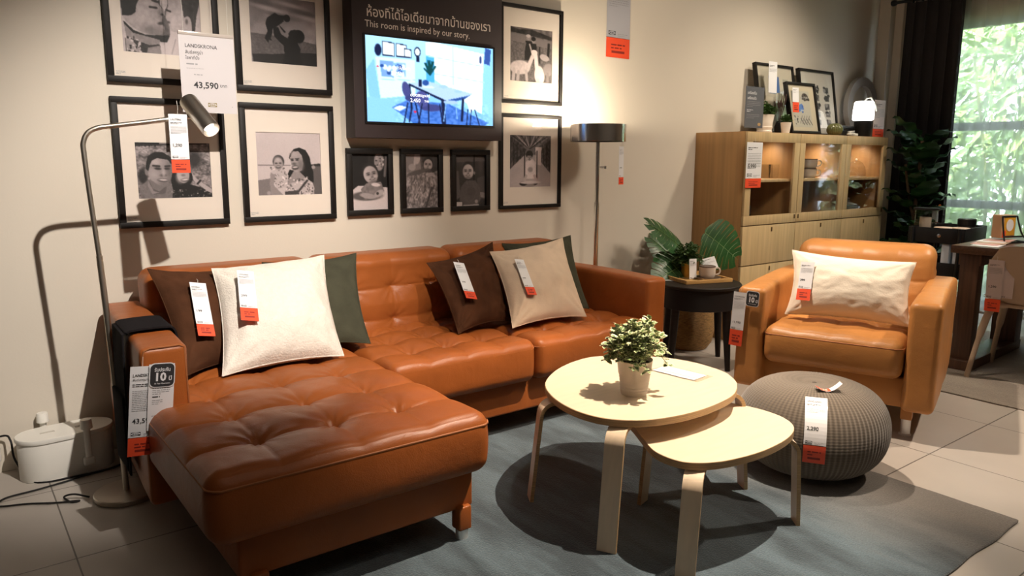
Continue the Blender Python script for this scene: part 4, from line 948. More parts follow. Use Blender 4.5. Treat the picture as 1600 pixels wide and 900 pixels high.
def ph_toddler():
    a = Ras(90, 140, .20, 7); a.grad(.26, .16).noise(.05, 7); a.poly([(0, .08), (.5, .04), (1, .10), (1, .14), (0, .16)], .34); a.line(.64, 0, .62, .6, .02, .08); a.poly([(0, .34), (.14, .32), (.2, .8), (0, .9)], .34); a.poly([(.0, .90), (.26, .90), (.26, 1), (0, 1)], .72)
    a.poly([(.72, .46), (1, .40), (1, .86), (.76, .84)], .30); a.ell(.9, .78, .2, .05, .5, .2)
    a.poly([(.24, .60), (.38, .50), (.66, .50), (.80, .62), (.84, .86), (.74, .96), (.30, .98), (.24, .86)], .34).noise(.03, 40, (.2, .5, .85, 1)); a.ell(.54, .71, .14, .085, .30, 0, .2)
    a.face(.45, .32, .19, .60, .18, -.4, -.04, True, 1.0); a.ell(.64, .36, .03, .03, .52, 0, .3)
    a.line(.26, .64, .22, .86, .05, .33); a.line(.76, .66, .72, .88, .05, .33); a.ell(.70, .90, .05, .035, .6, 0, .3); a.poly([(.28, .96), (.78, .95), (.78, 1), (.28, 1)], .62)
    return a
def ph_llama():
    a = Ras(110, 130, .45, 8); a.grad(.40, .38); a.poly([(0, 0), (.2, .04), (.5, .02), (1, .12), (1, .18), (0, .10)], .16).noise(.12, 22, (0, 0, 1, .2)).noise(.10, 50, (0, .2, 1, 1)); a.poly([(0, .12), (1, .20), (1, .34), (0, .26)], .46)
    a.ell(.43, .18, .05, .045, .55); a.ell(.43, .145, .055, .03, .72); a.poly([(.36, .24), (.52, .24), (.54, .6), (.34, .6)], .12); a.line(.36, .28, .32, .42, .02, .4)
    a.ell(.55, .22, .045, .05, .55); a.ell(.55, .19, .055, .04, .10); a.poly([(.48, .28), (.62, .28), (.64, .6), (.48, .6)], .10); a.line(.46, .3, .52, .46, .018, .66); a.line(.92, .26, .90, .56, .03, .12); a.line(.70, .34, .70, .62, .018, .15)
    a.ell(.24, .74, .24, .13, .80, -.05, .15).noise(.05, 30, (0, .6, .5, .9)); a.line(.44, .70, .56, .46, .045, .82); a.ell(.58, .44, .06, .04, .82); a.line(.10, .78, .08, .98, .035, .74); a.line(.20, .82, .18, 1, .035, .70); a.line(.38, .80, .40, .98, .03, .70)
    a.ell(.70, .86, .12, .18, .86, -.1, .15); a.line(.64, .76, .60, .48, .045, .88); a.ell(.57, .44, .075, .05, .88); a.line(.66, .95, .66, 1, .04, .8); a.ell(.82, .52, .12, .06, .66, .3, .2); a.ell(.92, .74, .13, .12, .55, .2, .2); a.line(.90, .82, .90, 1, .03, .5)
    return a
def ph_aisle():
    a = Ras(110, 130, .55, 9); a.grad(.35, .60)
    for k in range(9): a.line(.05+k*.11, 0, .48, .26, .012, .62 if k % 2 else .14)
    a.poly([(0, 0), (.40, .28), (.36, .38), (0, .66)], .26).noise(.16, 34, (0, .0, .4, .7)); a.poly([(1, 0), (.60, .28), (.62, .38), (1, .74)], .30).noise(.16, 34, (.6, 0, 1, .8))
    a.poly([(.36, .38), (.62, .38), (1, .74), (1, 1), (0, 1), (0, .66)], .68).noise(.03, 9)
    for k in range(5): a.line(.02+.08*k, .08+.07*k, .02+.08*k, .62-.06*k, .008, .10); a.line(.98-.08*k, .10+.07*k, .98-.08*k, .68-.06*k, .008, .12)
    a.poly([(.62, .22), (.77, .22), (.76, .58), (.63, .56)], .86)
    a.line(.36, .32, .36, .84, .012, .16); a.line(.66, .30, .66, .84, .012, .16)
    a.poly([(.38, .52), (.45, .46), (.56, .46), (.63, .52), (.64, .84), (.38, .84)], .84).noise(.03, 26, (.38, .46, .64, .84)); a.ell(.50, .66, .06, .05, .6, 0, .5); a.ell(.475, .37, .085, .08, .08); a.face(.475, .42, .062, .56, None); a.ell(.475, .36, .07, .035, .08)
    a.line(.40, .78, .34, .90, .03, .72); a.line(.60, .78, .66, .88, .03, .7); a.ell(.34, .93, .10, .045, .10, 0, .2); a.ell(.56, .93, .12, .04, .12, 0, .2); a.ell(.5, .91, .26, .03, .8, 0, .3); a.ell(.5, .97, .12, .03, .55, 0, .3)
    return a

FG = 'framed family photographs on the wall'
def frame(label, x0, z0, w, h, bar_w, ras, pr):
    t = thing('picture_frame', label, 'picture frame', (x0+w/2, 0, z0), 0, FG)
    mb = MB(); b = bar_w; a = w/2
    for lo, hi in (((-a, -.024, 0), (a, -.001, b)), ((-a, -.024, h-b), (a, -.001, h)), ((-a, -.024, b), (-a+b, -.001, h-b)), ((a-b, -.024, b), (a, -.001, h-b))): mb.box(lo, hi, bev=.0015)
    mb.build('frame', FRAMEB, t)
    if pr:
        u0, u1, v0, v1 = pr
        mb = MB(); X0, X1, Z0, Z1 = -a+w*u0, -a+w*u1, h*v0, h*v1
        for lo, hi in (((-a+b*.8, -.010, b*.8), (a-b*.8, -.007, Z0)), ((-a+b*.8, -.010, Z1), (a-b*.8, -.007, h-b*.8)), ((-a+b*.8, -.010, Z0), (X0, -.007, Z1)), ((X1, -.010, Z0), (a-b*.8, -.007, Z1))): mb.box(lo, hi, bev=0)
        words(mb, -a+b+.008, b+.018, .035, .002, 3, .005, 1, 3, y=-.0103)
        mb.build('mat_board', [MATB, INKG], t, smooth=False)
    else: X0, X1, Z0, Z1 = -a+b*.8, a-b*.8, b*.8, h-b*.8
    ras.finish().mesh('photo_print', X1-X0, Z1-Z0, -.0065, t, PRINT, TINT, z0=Z0, x0=X0)
    mb = MB(); mb.box((-a+b*.7, -.0165, b*.7), (a-b*.7, -.0145, h-b*.7), bev=0); mb.build('glass', GLASS, t, smooth=False)
    return t
frame('black frame, a woman nose to nose with a baby, top row at the left', .798, 1.521, .44, .53, .024, ph_kiss(), (.15, .84, .23, .78))
frame('black frame with a silhouette lifting a baby against the sky', 1.305, 1.516, .44, .53, .024, ph_sky(), (.16, .85, .24, .78))
frame('black frame with a smiling couple, behind the nickel reading lamp', .798, .935, .44, .53, .024, ph_couple(), (.18, .85, .225, .66))
frame('black frame with a long-haired woman holding a baby', 1.305, .936, .44, .53, .024, ph_mother(), (.16, .85, .225, .76))
frame('small black frame with a baby leaning on a table, leftmost of three under the screen', 1.808, .944, .25, .329, .027, ph_baby(), None)
frame('small black frame with a child behind a sand mound, middle of three under the screen', 2.105, .944, .25, .329, .027, ph_sand(), None)
frame('small black frame with a standing toddler, rightmost of three under the screen', 2.411, .944, .25, .329, .027, ph_toddler(), None)
frame('black frame with a couple feeding white llamas, right of the screen', 2.731, 1.532, .45, .531, .020, ph_llama(), (.17, .84, .235, .78))
frame('black frame with a person on a cart in a warehouse aisle, beside the chrome lamp', 2.731, .944, .45, .531, .020, ph_aisle(), (.17, .84, .23, .78))

# ------------------------------------------------------------------ dark sign board with a screen
def tv_image():
    a = Ras(200, 112, (.55, .80, .98), 21); a.grad((.66, .87, 1.), (.58, .82, 1.))
    wht = (.93, .99, 1.); blu = (.16, .30, .58); dk = (.09, .13, .26); mid = (.50, .70, .94)
    a.poly([(.50, 0), (1, .10), (1, .96), (.50, .44)], wht); a.poly([(.92, .0), (1, 0), (1, .98), (.90, .85)], (.55, .80, 1)); a.poly([(0, .72), (.35, .55), (1, .9), (1, 1), (0, 1)], (.52, .76, 1.))
    for y in (.22, .42): a.line(.50, y-.04, .92, y+.02, .004, (.70, .88, 1))
    a.line(.66, .0, .66, .5, .004, (.68, .86, 1))
    a.poly([(.07, .24), (.36, .24), (.36, .66), (.10, .72)], (.80, .95, 1)); a.poly([(.0, .40), (.06, .26), (.10, .72), (.02, .70)], (.50, .74, .97)); a.poly([(.10, .28), (.20, .28), (.20, .47), (.11, .46)], (.46, .62, .86)); a.poly([(.22, .29), (.29, .29), (.29, .45), (.22, .45)], (.54, .70, .90))
    a.dots(24, (.11, .30, .28, .44), .012, [(.85, .95, 1), blu, mid]); a.line(.10, .50, .36, .48, .002, (.5, .7, .95)); a.line(.22, .47, .22, .68, .002, (.5, .7, .95))
    for x, y, w_, h_ in ((.12, .05, .09, .17), (.22, .06, .08, .16), (.28, .11, .055, .11)): a.poly([(x, y), (x+w_, y+.01), (x+w_, y+h_), (x, y+h_)], dk); a.poly([(x+.006, y+.012), (x+w_-.006, y+.022), (x+w_-.006, y+h_-.01), (x+.006, y+h_-.012)], wht)
    a.ell(.38, .14, .025, .06, dk); a.ell(.38, .14, .018, .04, wht); a.poly([(.37, .2), (.395, .2), (.395, .26), (.37, .26)], dk); a.ell(.09, .16, .025, .07, dk)
    a.poly([(.445, .02), (.50, .0), (.51, .17), (.445, .16)], (.98, 1, 1)); a.poly([(.445, .18), (.51, .19), (.51, .5), (.445, .48)], (.30, .66, .92))
    for k in range(9): a.line(.475, .40, .475+.045*math.cos(k*.7-3), .33-.10*abs(math.sin(k*.7)), .006, (.05, .26, .28))
    a.ell(.89, .16, .012, .05, (.25, .3, .5)); a.poly([(.93, .0), (.98, .02), (.97, .22), (.92, .2)], (.20, .32, .60))
    a.poly([(.18, .82), (.30, .72), (.62, .74), (.96, .96), (.92, 1), (.34, 1)], (.26, .44, .78)).noise(.09, 60, (.2, .72, .96, 1)); a.poly([(.19, .83), (.24, .79), (.29, .81), (.24, .86)], (.85, .95, 1))
    a.poly([(.31, .52), (.46, .48), (.84, .60), (.70, .70), (.60, .70)], (.66, .78, .92)); a.poly([(.31, .52), (.60, .70), (.60, .73), (.31, .545)], dk); a.poly([(.60, .70), (.84, .60), (.84, .63), (.60, .74)], blu)
    for x0, y0, x1, y1, w_ in ((.315, .54, .33, .82, .008), (.575, .72, .585, 1, .014), (.74, .68, .73, .94, .010), (.33, .82, .31, .98, .006)): a.line(x0, y0, x1, y1, w_, dk)
    a.ell(.29, .60, .030, .10, (.26, .28, .50), -.25); a.ell(.34, .70, .06, .04, (.22, .25, .46)); a.ell(.48, .80, .09, .045, (.24, .26, .48)); a.ell(.41, .70, .05, .10, (.28, .30, .54), -.6)
    for x0, x1 in ((.30, .27), (.36, .39), (.41, .38), (.46, .46), (.55, .57)): a.line(x0, .76, x1, 1, .005, dk)
    a.ell(.64, .72, .06, .025, (.62, .74, .94)); a.line(.60, .74, .58, .96, .004, mid); a.line(.68, .74, .69, .92, .004, mid); a.poly([(.76, .66), (.84, .58), (.86, .76), (.80, .84)], (.90, .96, 1))
    for x0, x1 in ((.78, .77), (.84, .88), (.81, .80)): a.line(x0, .80, x1, 1, .004, dk)
    a.poly([(.385, .46), (.41, .46), (.41, .55), (.385, .55)], dk); a.ell(.44, .50, .025, .035, blu); a.ell(.46, .55, .05, .014, (.8, .9, 1)); a.ell(.58, .53, .035, .02, (.6, .75, .95)); a.ell(.70, .58, .03, .02, (.6, .75, .95))
    a.ell(.355, .86, .010, .014, (.85, .15, .25)); a.ell(.085, .35, .008, .012, (.8, .2, .3))
    return a.finish(.01)
sb = thing('sign_board', 'tall dark sign board with a lit screen, above three small frames', 'sign', (2.25, 0, 1.322))
mb = MB(); mb.box((-.432, -.10, 0), (.432, 0, 1.2), bev=.002)
mb.build('board', BOARD, sb)
mb = MB(); put_text(mb, 'ห้องที่ได้ไอเดียมาจากบ้านของเรา', -.360, .560, .062, -.1008, 0, .008, width=.715); put_text(mb, 'This room is inspired by our story.', -.368, .512, .044, -.1008, 0, .004, width=.592)
mb.build('lettering', LETTER, sb, smooth=False)
mb = MB(); mb.box((-.380, -.106, .066), (.382, -.100, .482), bev=.001); mb.build('screen_bezel', BLACKP, sb)
scr = tv_image().mesh('lit_screen', .738, .396, -.1064, sb, SCREEN, (1, 1, 1), z0=.077, x0=-.370)
mb = MB(); put_text(mb, '17,500', -.232, .300, .024, -.1070, 0, .02); put_text(mb, 'BESTÅ/เบสตัว', -.232, .328, .018, -.1070, 0, .02); put_text(mb, '2,450', -.135, .178, .026, -.1070, 0, .02); put_text(mb, 'ODGER/อูดเกร์', -.135, .205, .018, -.1070, 0, .02)
put_text(mb, 'THB', -.055, .180, .014, -.1070, 0, .02)
mb.build('screen_caption', mat('screen_text', (.9, .95, 1), .5, emit=(.9, .96, 1), estr=1.0), scr, smooth=False)

# ------------------------------------------------------------------ price tags
PT = 'price tags'
def sheet_mesh(t, w, h, red=0., curl=.0, big=None, title=None, title2=None, dens=7, logo_on=True, sleeve=True, pm=None, price_at=.28, seed=1, redtext=True, name='paper', bend=None):
    """white slip hanging from the local origin (top centre), red slip below it; returns nothing"""
    hp = h-red
    mb = MB(); y = -.0011
    NS = 14 if bend else 1
    for i in range(NS): bar(mb, -w/2, -hp*(i+1)/NS, w/2, -hp*i/NS, 0, 0)
    m = w*.08
    zt = -hp*.10
    if title: put_text(mb, title, -w/2+m, zt-w*.10, w*.135, y, 1, .012, width=min(w*.8, w*.135*.62*len(title))); zt -= w*.16
    if title2: put_text(mb, title2, -w/2+m, zt-w*.085, w*.105, y, 1, .0); zt -= w*.14
    words(mb, -w/2+m, zt-w*.08, w*.62, w*.028, 2, w*.065, 1, seed, y); words(mb, -w/2+m, zt-w*.30, w*.84, w*.018, dens, w*.062, 2, seed+1, y)
    if big: put_text(mb, big, -w/2+m*1.3, -hp*(1-price_at), w*.24, y, 1, .012)
    if logo_on: logo(mb, -w/2+m, -hp+w*.07, w*.30, w*.115, y); words(mb, -w/2+w*.48, -hp+w*.10, w*.42, w*.016, 2, w*.05, 2, seed+5, y)
    mb.add([(-w/2, .0010, -hp), (w/2, .0010, -hp), (w/2, .0010, 0), (-w/2, .0010, 0)], [(3, 2, 1, 0)], 0)
    if bend: mb.f = mb.f[:-1]; mb.m = mb.m[:-1]; mb.v = [bend(p) for p in mb.v]
    mb.build(name, [pm or PAPER, INK, INKG], t, smooth=False)
    if red:
        rb = MB()
        if bend:
            for i in range(6): bar(rb, -w/2, -hp-.002-(red-.002)*(i+1)/6, w/2, -hp-.002-(red-.002)*i/6, -.0012, 0)
        else: rb.box((-w/2, -.0012, -h), (w/2, .0004, -hp-.002), bev=0)
        if redtext: words(rb, -w*.30, -hp-red*.40, w*.6, red*.07, 2, red*.16, 1, seed+8, -.0018); bar(rb, -w*.28, -hp-red*.78, w*.28, -hp-red*.66, -.0018, 1)
        if bend: rb.v = [bend(p) for p in rb.v]
        rb.build('red_slip', [RED, mat('red_ink', (.25, .02, .01), .6)], t, smooth=False)
def price_tag(label, TL, TR, BL, red=.0, string=.02, **k):
    TL, TR, BL = Vector(TL), Vector(TR), Vector(BL); w = (TR-TL).length; h = (BL-TL).length
    M = axes((TL+TR)/2, TR-TL, BL-TL)
    t = thing('price_tag', label, 'price tag', group=PT, M=M)
    if k.get('bend'): bw = k['bend']; Mi = M.inverted(); k['bend'] = lambda p: tuple(Mi @ bw(p[0], -p[2], -p[1]))
    sheet_mesh(t, w, h, red*h, **k)
    if string:
        mb = MB(); mb.tube([(0, 0, -.003), (.002, -.001, string*.5), (0, .002, string)], .0007, 5); mb.build('string', WHITEP, t)
        mb = MB(); mb.add([(-w*.5, -.0005, 0), (w*.5, -.0005, 0), (w*.42, -.0005, .012), (-w*.42, -.0005, .012)], [(0, 1, 2, 3)]); mb.build('clear_sleeve', ACRYL, t, smooth=False)
    return t
def on_pillow(label, P, u0, v0, w, h, off=.006, tilt=0., **k):
    """a straight slip hanging down the face of a cushion from one point of it"""
    n = P.n; dn = Vector((0, 0, -1)); dn = (dn-n*dn.dot(n)).normalized(); X = n.cross(dn)*-1
    X = dn.cross(n)*1.0
    if X.dot(P.c[1]-P.c[0]) < 0: X = -X
    dn = (dn+X*tilt).normalized(); X = (X-dn*X.dot(dn)).normalized()
    a = P.point(u0, v0, off)
    pts = [P.point(u0+.3*i/6, v0-.7*j/12, off) for i in range(7) for j in range(13)]
    mid = max([(q-a).dot(n) for q in pts if -.01 < (q-a).dot(X) < w+.01 and -.01 < (q-a).dot(dn) < h+.01] or [0])
    a = a+n*max(0, mid)
    return price_tag(label, a, a+X*w, a+dn*h, **k)
price_tag('price tag reading 1,290 hanging from the nickel reading lamp head', (.875, -.60, 1.372), (.936, -.60, 1.372), (.869, -.60, 1.17), .235, .045, big='1,290', seed=2, title='LAUTERS')
on_pillow('price tag reading 199 on the dark brown cushion at the left arm', pil_brown1, .24, .74, .060, .250, tilt=-.26, red=.22, big='199', seed=3, title='SANELA')
on_pillow('price tag reading 299 on the large white textured cushion', pil_white, .12, .79, .062, .250, tilt=-.27, red=.25, big='299', seed=4, title='UPPLAND')
on_pillow('price tag reading 199 on the crumpled brown cushion', pil_brown2, .16, .81, .058, .225, tilt=-.32, red=.20, big='199', seed=5, title='SANELA')
on_pillow('price tag reading 199 on the beige velvet cushion', pil_beige, .13, .73, .050, .225, tilt=-.20, red=.22, big='199', seed=6, title='SANELA')
on_pillow('price tag on the cream lumbar cushion of the armchair', pil_lum, .09, .78, .062, .19, red=.30, big='399', seed=7, string=.01)
# sofa arm: large tag, warranty sheet, black badge
M = axes((.672, -.985, .592), (1, 0, -.10), (.12, .03, -1))
t = thing('price_tag', 'large double price tag with a black 10-year badge on the left sofa arm', 'price tag', group=PT, M=M)
sheet_mesh(t, .092, .285, .060, big='43,590', title='LANDSKRONA', title2='ลันด์สครูน่า', dens=12, seed=8, price_at=.20)
mb = MB(); x0 = .005; Wd = .074
bar(mb, x0, -.205, x0+Wd, .006, -.006, 0); words(mb, x0+.012, -.060, .045, .004, 1, .01, 1, 3, -.0066); words(mb, x0+.012, -.072, .05, .002, 4, .006, 2, 4, -.0066); words(mb, x0+.012, -.100, .034, .0035, 1, .01, 1, 5, -.0066); words(mb, x0+.012, -.110, .03, .002, 3, .006, 2, 6, -.0066); words(mb, x0+.012, -.160, .045, .002, 1, .01, 2, 7, -.0066)
logo(mb, x0+.040, -.190, .026, .012, -.0067, 3, 0); mb.build('warranty_sheet', [PAPER, INK, INKG, mat('logo_olive', (.22, .17, .04), .6)], t, smooth=False)
def badge(t, x0, z0, w, h, y):
    def rr(k, yy, mi):
        o = []; r_ = .2*w; a, b = w/2*k, h/2*k
        for cx, cz, s0 in ((a-r_, b-r_, 0), (-a+r_, b-r_, 90), (-a+r_, -b+r_, 180), (a-r_, -b+r_, 270)):
            for i in range(7): an = R(s0+15*i); o.append((x0+w/2+cx+r_*math.cos(an), yy, z0-h/2+cz+r_*math.sin(an)))
        mb.add(o, [tuple(range(len(o)))], mi)
    mb = MB(); rr(1, y, 1); rr(.93, y-.0004, 0)
    put_text(mb, 'รับประกัน', x0+w*.5, z0-h*.34, h*.20, y-.0009, 1, .02, width=w*.62, align='C'); put_text(mb, '10', x0+w*.42, z0-h*.72, h*.46, y-.0009, 1, .035, width=w*.48, align='C'); put_text(mb, 'ปี', x0+w*.74, z0-h*.72, h*.24, y-.0009, 1, .02)
    put_text(mb, '10 Year Guarantee', x0+w*.5, z0-h*.86, h*.085, y-.0009, 1, .01, width=w*.62, align='C')
    mb.build('warranty_badge', [INK, PAPER], t, smooth=False)
badge(t, .006, .010, .074, .078, -.0085)
mb = MB(); mb.tube([(-.012, 0, -.004), (-.012, .0, .03)], .0008, 5); mb.build('string', WHITEP, t)
# armchair tag + badge
Fx = Vector((.328, -.945, 0)); Dn = Vector((.945, .328, 0)); A0 = Vector((3.24, -1.26, 0))
def af(u, z, o=.012): return A0 + Fx*u - Dn*o + Vector((0, 0, z))
t = price_tag('long price tag with a black badge on the left arm of the tan armchair', af(-.012, .600), af(.050, .597), af(-.018, .335), .30, .02, big='11,990', title='LANDSKRONA', dens=10, seed=9, price_at=.17)
badge(t, .030, .014, .062, .075, -.003)
def on_pouf(a, z, o=.006):   # a point on the pouf's flank
    ph = math.asin(max(-1, min(1, (z-PH/2)/(PH/2)))); rr = PR*abs(math.cos(ph))**.60*1.02+o; return Vector((2.888+rr*math.cos(a), -1.893+rr*math.sin(a), .012+z))
aP = math.radians(213)
def pouf_prof():
    L = [Vector(pouf_pt(aP/(2*math.pi), v)) for v in np.linspace(.86, .02, 160)]; c = [0.]
    for a_, b_ in zip(L, L[1:]): c.append(c[-1]+(b_-a_).length)
    return L, c
PL_, PC_ = pouf_prof()
def pouf_bend(x, d, out):
    """d metres down the pouf's flank, x sideways, 'out' off its surface"""
    d = max(0., d)+.020; i = min(int(np.searchsorted(PC_, d)), len(PL_)-2); i = max(1, i); k = (d-PC_[i-1])/(PC_[i]-PC_[i-1]); p = PL_[i-1].lerp(PL_[i], k); tg = (PL_[i]-PL_[i-1]).normalized()
    side = Vector((-math.sin(aP), math.cos(aP), 0)); nn = side.cross(tg); nn = -nn if nn.dot(Vector((math.cos(aP), math.sin(aP), .6))) < 0 else nn
    return p + side*x + nn*(.007+out+.0*d) + Vector((2.888, -1.893, .012))
q0 = pouf_bend(0, 0, 0); 
price_tag('price tag with a red slip hanging on the grey knitted pouf', pouf_bend(-.038, 0, 0), pouf_bend(.038, 0, 0), pouf_bend(-.038, 0, 0)+(pouf_bend(0, .06, 0)-q0).normalized()*.25, .27, .0, big='2,290', title='SANDARED', dens=4, seed=10, bend=pouf_bend)
# curled sticker tag on the pouf
t = thing('sticker_tag', 'small curled red and white tag lying on top of the pouf', 'tag', (2.81, -1.995, .3625), R(-42))
mb = MB(); n = 14
def ctp(u, v): x = -.045+.09*u; return (x, -.016+.032*v, .010-.020*math.sin(math.pi*u)*.9+.018*u*u+.010)
mb.grid(ctp, n, 3, 0); mb.grid(lambda u, v: (lambda p: (p[0], p[1], p[2]+.0009))(ctp(u*.58, .06+.88*v)), n, 3, 1); words_ = MB()
for k in range(3): mb.grid(lambda u, v, k=k: (lambda p: (p[0], p[1], p[2]+.0016))(ctp(.14+.12*k+.08*u, .28+.44*v)), 3, 3, 2)
mb.build('slip', [PAPER, RED, mat('pale_print', (.85, .5, .42), .6)], t)
price_tag('narrow price tag hanging edge-on from the chrome lamp shade', (3.280, -.400, 1.298), (3.322, -.395, 1.298), (3.284, -.402, 1.085), .20, .03, big='2,990', seed=11)
price_tag('grey and red price slip stuck to the wall right of the frames', (3.545, -.004, 2.30), (3.745, -.004, 2.30), (3.555, -.004, 1.845), .26, 0, pm=PAPERG, dens=6, seed=12, logo_on=True)
t = thing('price_tag', 'white price sheet in a clear pocket lying on the larger round table', 'price tag', (2.384, -1.640, .4256), math.atan2(-.212, .024)-0, PT)
mb = MB(); mb.box((-.108, -.055, 0), (.108, .055, .0008), bev=0); mb.build('clear_pocket', ACRYL, t, smooth=False); mb = MB()
mb.box((-.10, -.046, .0009), (.085, .046, .0016), bev=0); bar_ = lambda x0, y0, x1, y1: mb.add([(x0, y0, .002), (x1, y0, .002), (x1, y1, .002), (x0, y1, .002)], [(0, 1, 2, 3)], 1)
bar_(-.10, -.0225, .085, -.018); bar_(-.10, -.046, .085, -.0435)
for k in range(4): bar_(-.09, .035-.012*k, -.02+.02*(k % 2), .037-.012*k)
mb.build('paper', [PAPER, INKG], t, smooth=False)
t = thing('price_tag', 'white and red price slip lying flat on the black side table', 'price tag', (3.715, -.41, .5025), R(-56), PT)
mb = MB(); mb.box((-.16, -.045, 0), (.10, .045, .0012), bev=0); mb.build('paper', PAPER, t, smooth=False); mb = MB(); mb.box((.10, -.045, .0002), (.155, .045, .0014), bev=0); mb.build('red_slip', RED, t, smooth=False)
price_tag('small white price card standing against the gold pot on the tray', (3.800, -.505, .633), (3.848, -.520, .633), (3.800, -.515, .512), 0, 0, seed=13, dens=6, logo_on=True)
price_tag('white slip tilted behind the cup on the bamboo tray', (3.962, -.455, .610), (4.025, -.515, .635), (3.925, -.520, .545), 0, 0, seed=14, dens=3, logo_on=False)
# the hanging price sheet
M = axes((1.118, -.25, 1.700), (1, 0, 0), (0, 0, -1))
t = thing('hanging_price_sheet', 'white hanging price sheet reading LANDSKRONA 43,590 over the frames', 'price sheet', M=M)
mb = MB(); Wd, Hd = .210, .300; mb.box((-Wd/2, 0, -Hd), (Wd/2, .0012, 0), bev=0); y = -.0006
put_text(mb, 'LANDSKRONA', -Wd/2+.022, -.052, .0195, y, 1, .006, width=.122); put_text(mb, 'ลันด์สครูน่า', -Wd/2+.022, -.076, .018, y, 1, .004, width=.066); put_text(mb, 'โซฟาที่นั่ง', -Wd/2+.022, -.097, .017, y, 1, .004, width=.052)
words(mb, -Wd/2+.024, -.117, .055, .005, 1, .01, 2, 2, y); words(mb, -Wd/2+.024, -.132, .13, .0018, 1, .01, 2, 3, y); words(mb, -Wd/2+.05, -.156, .07, .0035, 1, .01, 2, 4, y)
put_text(mb, '43,590', -.058, -.205, .034, y, 1, .022, width=.094); put_text(mb, 'บาท', .042, -.198, .018, y, 1, .004)
logo(mb, -.008, -.276, .034, .0155, y, 3, 0); words(mb, Wd/2-.02, -.275, .004, .003, 1, .01, 2, 6, y)
mb.build('paper', [PAPERM, INK, INKG, MATS['logo_olive']], t, smooth=False)
mb = MB(); mb.box((-Wd/2, -.002, -.006), (Wd/2, .003, .008), bev=.001); mb.build('top_rail', FLATTAG, t)
for x in (-.085, .085): mb = MB(); mb.tube([(x, 0, .006), (x, 0, 1.34)], .0006, 4); mb.build('string', WHITEP, t)
# ------------------------------------------------------------------ oak cabinet units
CGp = 'oak display cabinet units'
UW, UD, UH = .613, .42, 1.41
def unit_parts(t, side):
    mb = MB(); th = .018; zs = .79
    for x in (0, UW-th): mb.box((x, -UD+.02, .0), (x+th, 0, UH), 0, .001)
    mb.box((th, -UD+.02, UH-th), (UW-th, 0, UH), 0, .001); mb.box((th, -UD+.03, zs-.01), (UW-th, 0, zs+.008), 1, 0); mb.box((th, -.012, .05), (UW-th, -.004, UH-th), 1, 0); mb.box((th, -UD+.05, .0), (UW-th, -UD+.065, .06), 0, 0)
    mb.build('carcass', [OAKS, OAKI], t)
    mb = MB(); mb.box((th, -UD+.035, 1.078), (UW-th, -.012, 1.096), bev=.001); mb.build('shelf', OAK, t)
    mb = MB(); mb.lathe([(0, 0), (.022, 0), (.022, .008), (0, .008)], 18, (UW-.12, -.20, UH-th-.0085)); mb.build('puck_light', BULB, t)
    pl = bpy.data.lights.new('cabinet_puck', 'SPOT'); pl.energy = 5; pl.color = (1, .80, .62); pl.shadow_soft_size = .02; pl.spot_size = R(150); pl.spot_blend = 1
    po = bpy.data.objects.new('cabinet_puck', pl); COL.objects.link(po); po.parent = t; po.location = (UW-.12, -.20, UH-th-.012)
    d = bpy.data.objects.new('glass_door', None); COL.objects.link(d); d.parent = t; d.location = (0, -UD, 0)
    mb = MB(); z0, z1, e = .795, UH-.003, .062
    for lo, hi in (((.002, 0, z0), (UW-.002, .018, z0+e)), ((.002, 0, z1-e), (UW-.002, .018, z1)), ((.002, 0, z0+e), (.002+e, .018, z1-e)), ((UW-.002-e, 0, z0+e), (UW-.002, .018, z1-e))): mb.box(lo, hi, bev=.001)
    mb.build('door_frame', OAK, d); mb = MB(); mb.box((e-.004, .007, z0+e-.006), (UW-e+.004, .010, z1-e+.006), bev=0); mb.build('pane', GLASS, d, smooth=False)
    mb = MB(); hx = UW-.022 if side else .022; mb.rbox((hx, -.003, .835), (.010, .008, .030), .003); mb.build('pull_tab', mat('dark_oak_tab', (.12, .075, .03), .5), d)
    for a, b in ((.525, .788), (.255, .518), (.062, .248)):
        mb = MB(); mb.box((.002, -UD, a), (UW-.002, -UD+.018, b), bev=.001); o = mb.build('drawer_front', OAK, t)
        mb = MB(); mb.rbox((UW/2+.02, -UD-.003, b-.030), (.010, .008, .030), .003); mb.build('pull_tab', MATS['dark_oak_tab'], o)
labs = ['oak display cabinet unit nearest the side table, with its bare side panel showing', 'middle oak display cabinet unit with two stacked mugs behind its glass', 'oak display cabinet unit nearest the fig plant, rightmost of three']
for k in range(3):
    t = thing('display_cabinet', labs[k], 'cabinet', (4.43+k*(UW+.002), -.002, 0), 0, CGp); unit_parts(t, k != 1)

def lathe_thing(name, label, cat, loc, prof, m, part, group=None, seg=32):
    t = thing(name, label, cat, loc, 0, group); mb = MB(); mb.lathe(prof, seg); mb.build(part, m, t); return t
SH = 1.0965
for k, (x, z) in enumerate(((5.45, SH), (5.455, SH+.0695))):
    t = thing('stacked_mug', ['lower of two stacked speckled mugs behind the middle glass door', 'upper of two stacked speckled mugs behind the middle glass door'][k], 'mug', (x, -.25, z), 0, 'stacked mugs'); cup_parts(t, .056, .068, hand=R(-38))
    mb = MB(); mb.lathe([(.05, .003), (.0605, .05), (0, .05)], 24); 
tumb = [(0, 0), (.032, 0), (.038, .10), (.0365, .10), (.031, .006), (0, .006)]
for x, l in ((4.90, 'left glass tumbler on the shelf behind the left cabinet door'), (5.00, 'right glass tumbler on the shelf behind the left cabinet door')): lathe_thing('glass_tumbler', l, 'glass', (x, -.25, SH), tumb, GLASSV, 'glass_body', 'glasses in the cabinet')
dome = [(.075, 0), (.077, .03), (.070, .075), (.045, .115), (.012, .13), (0, .131)]
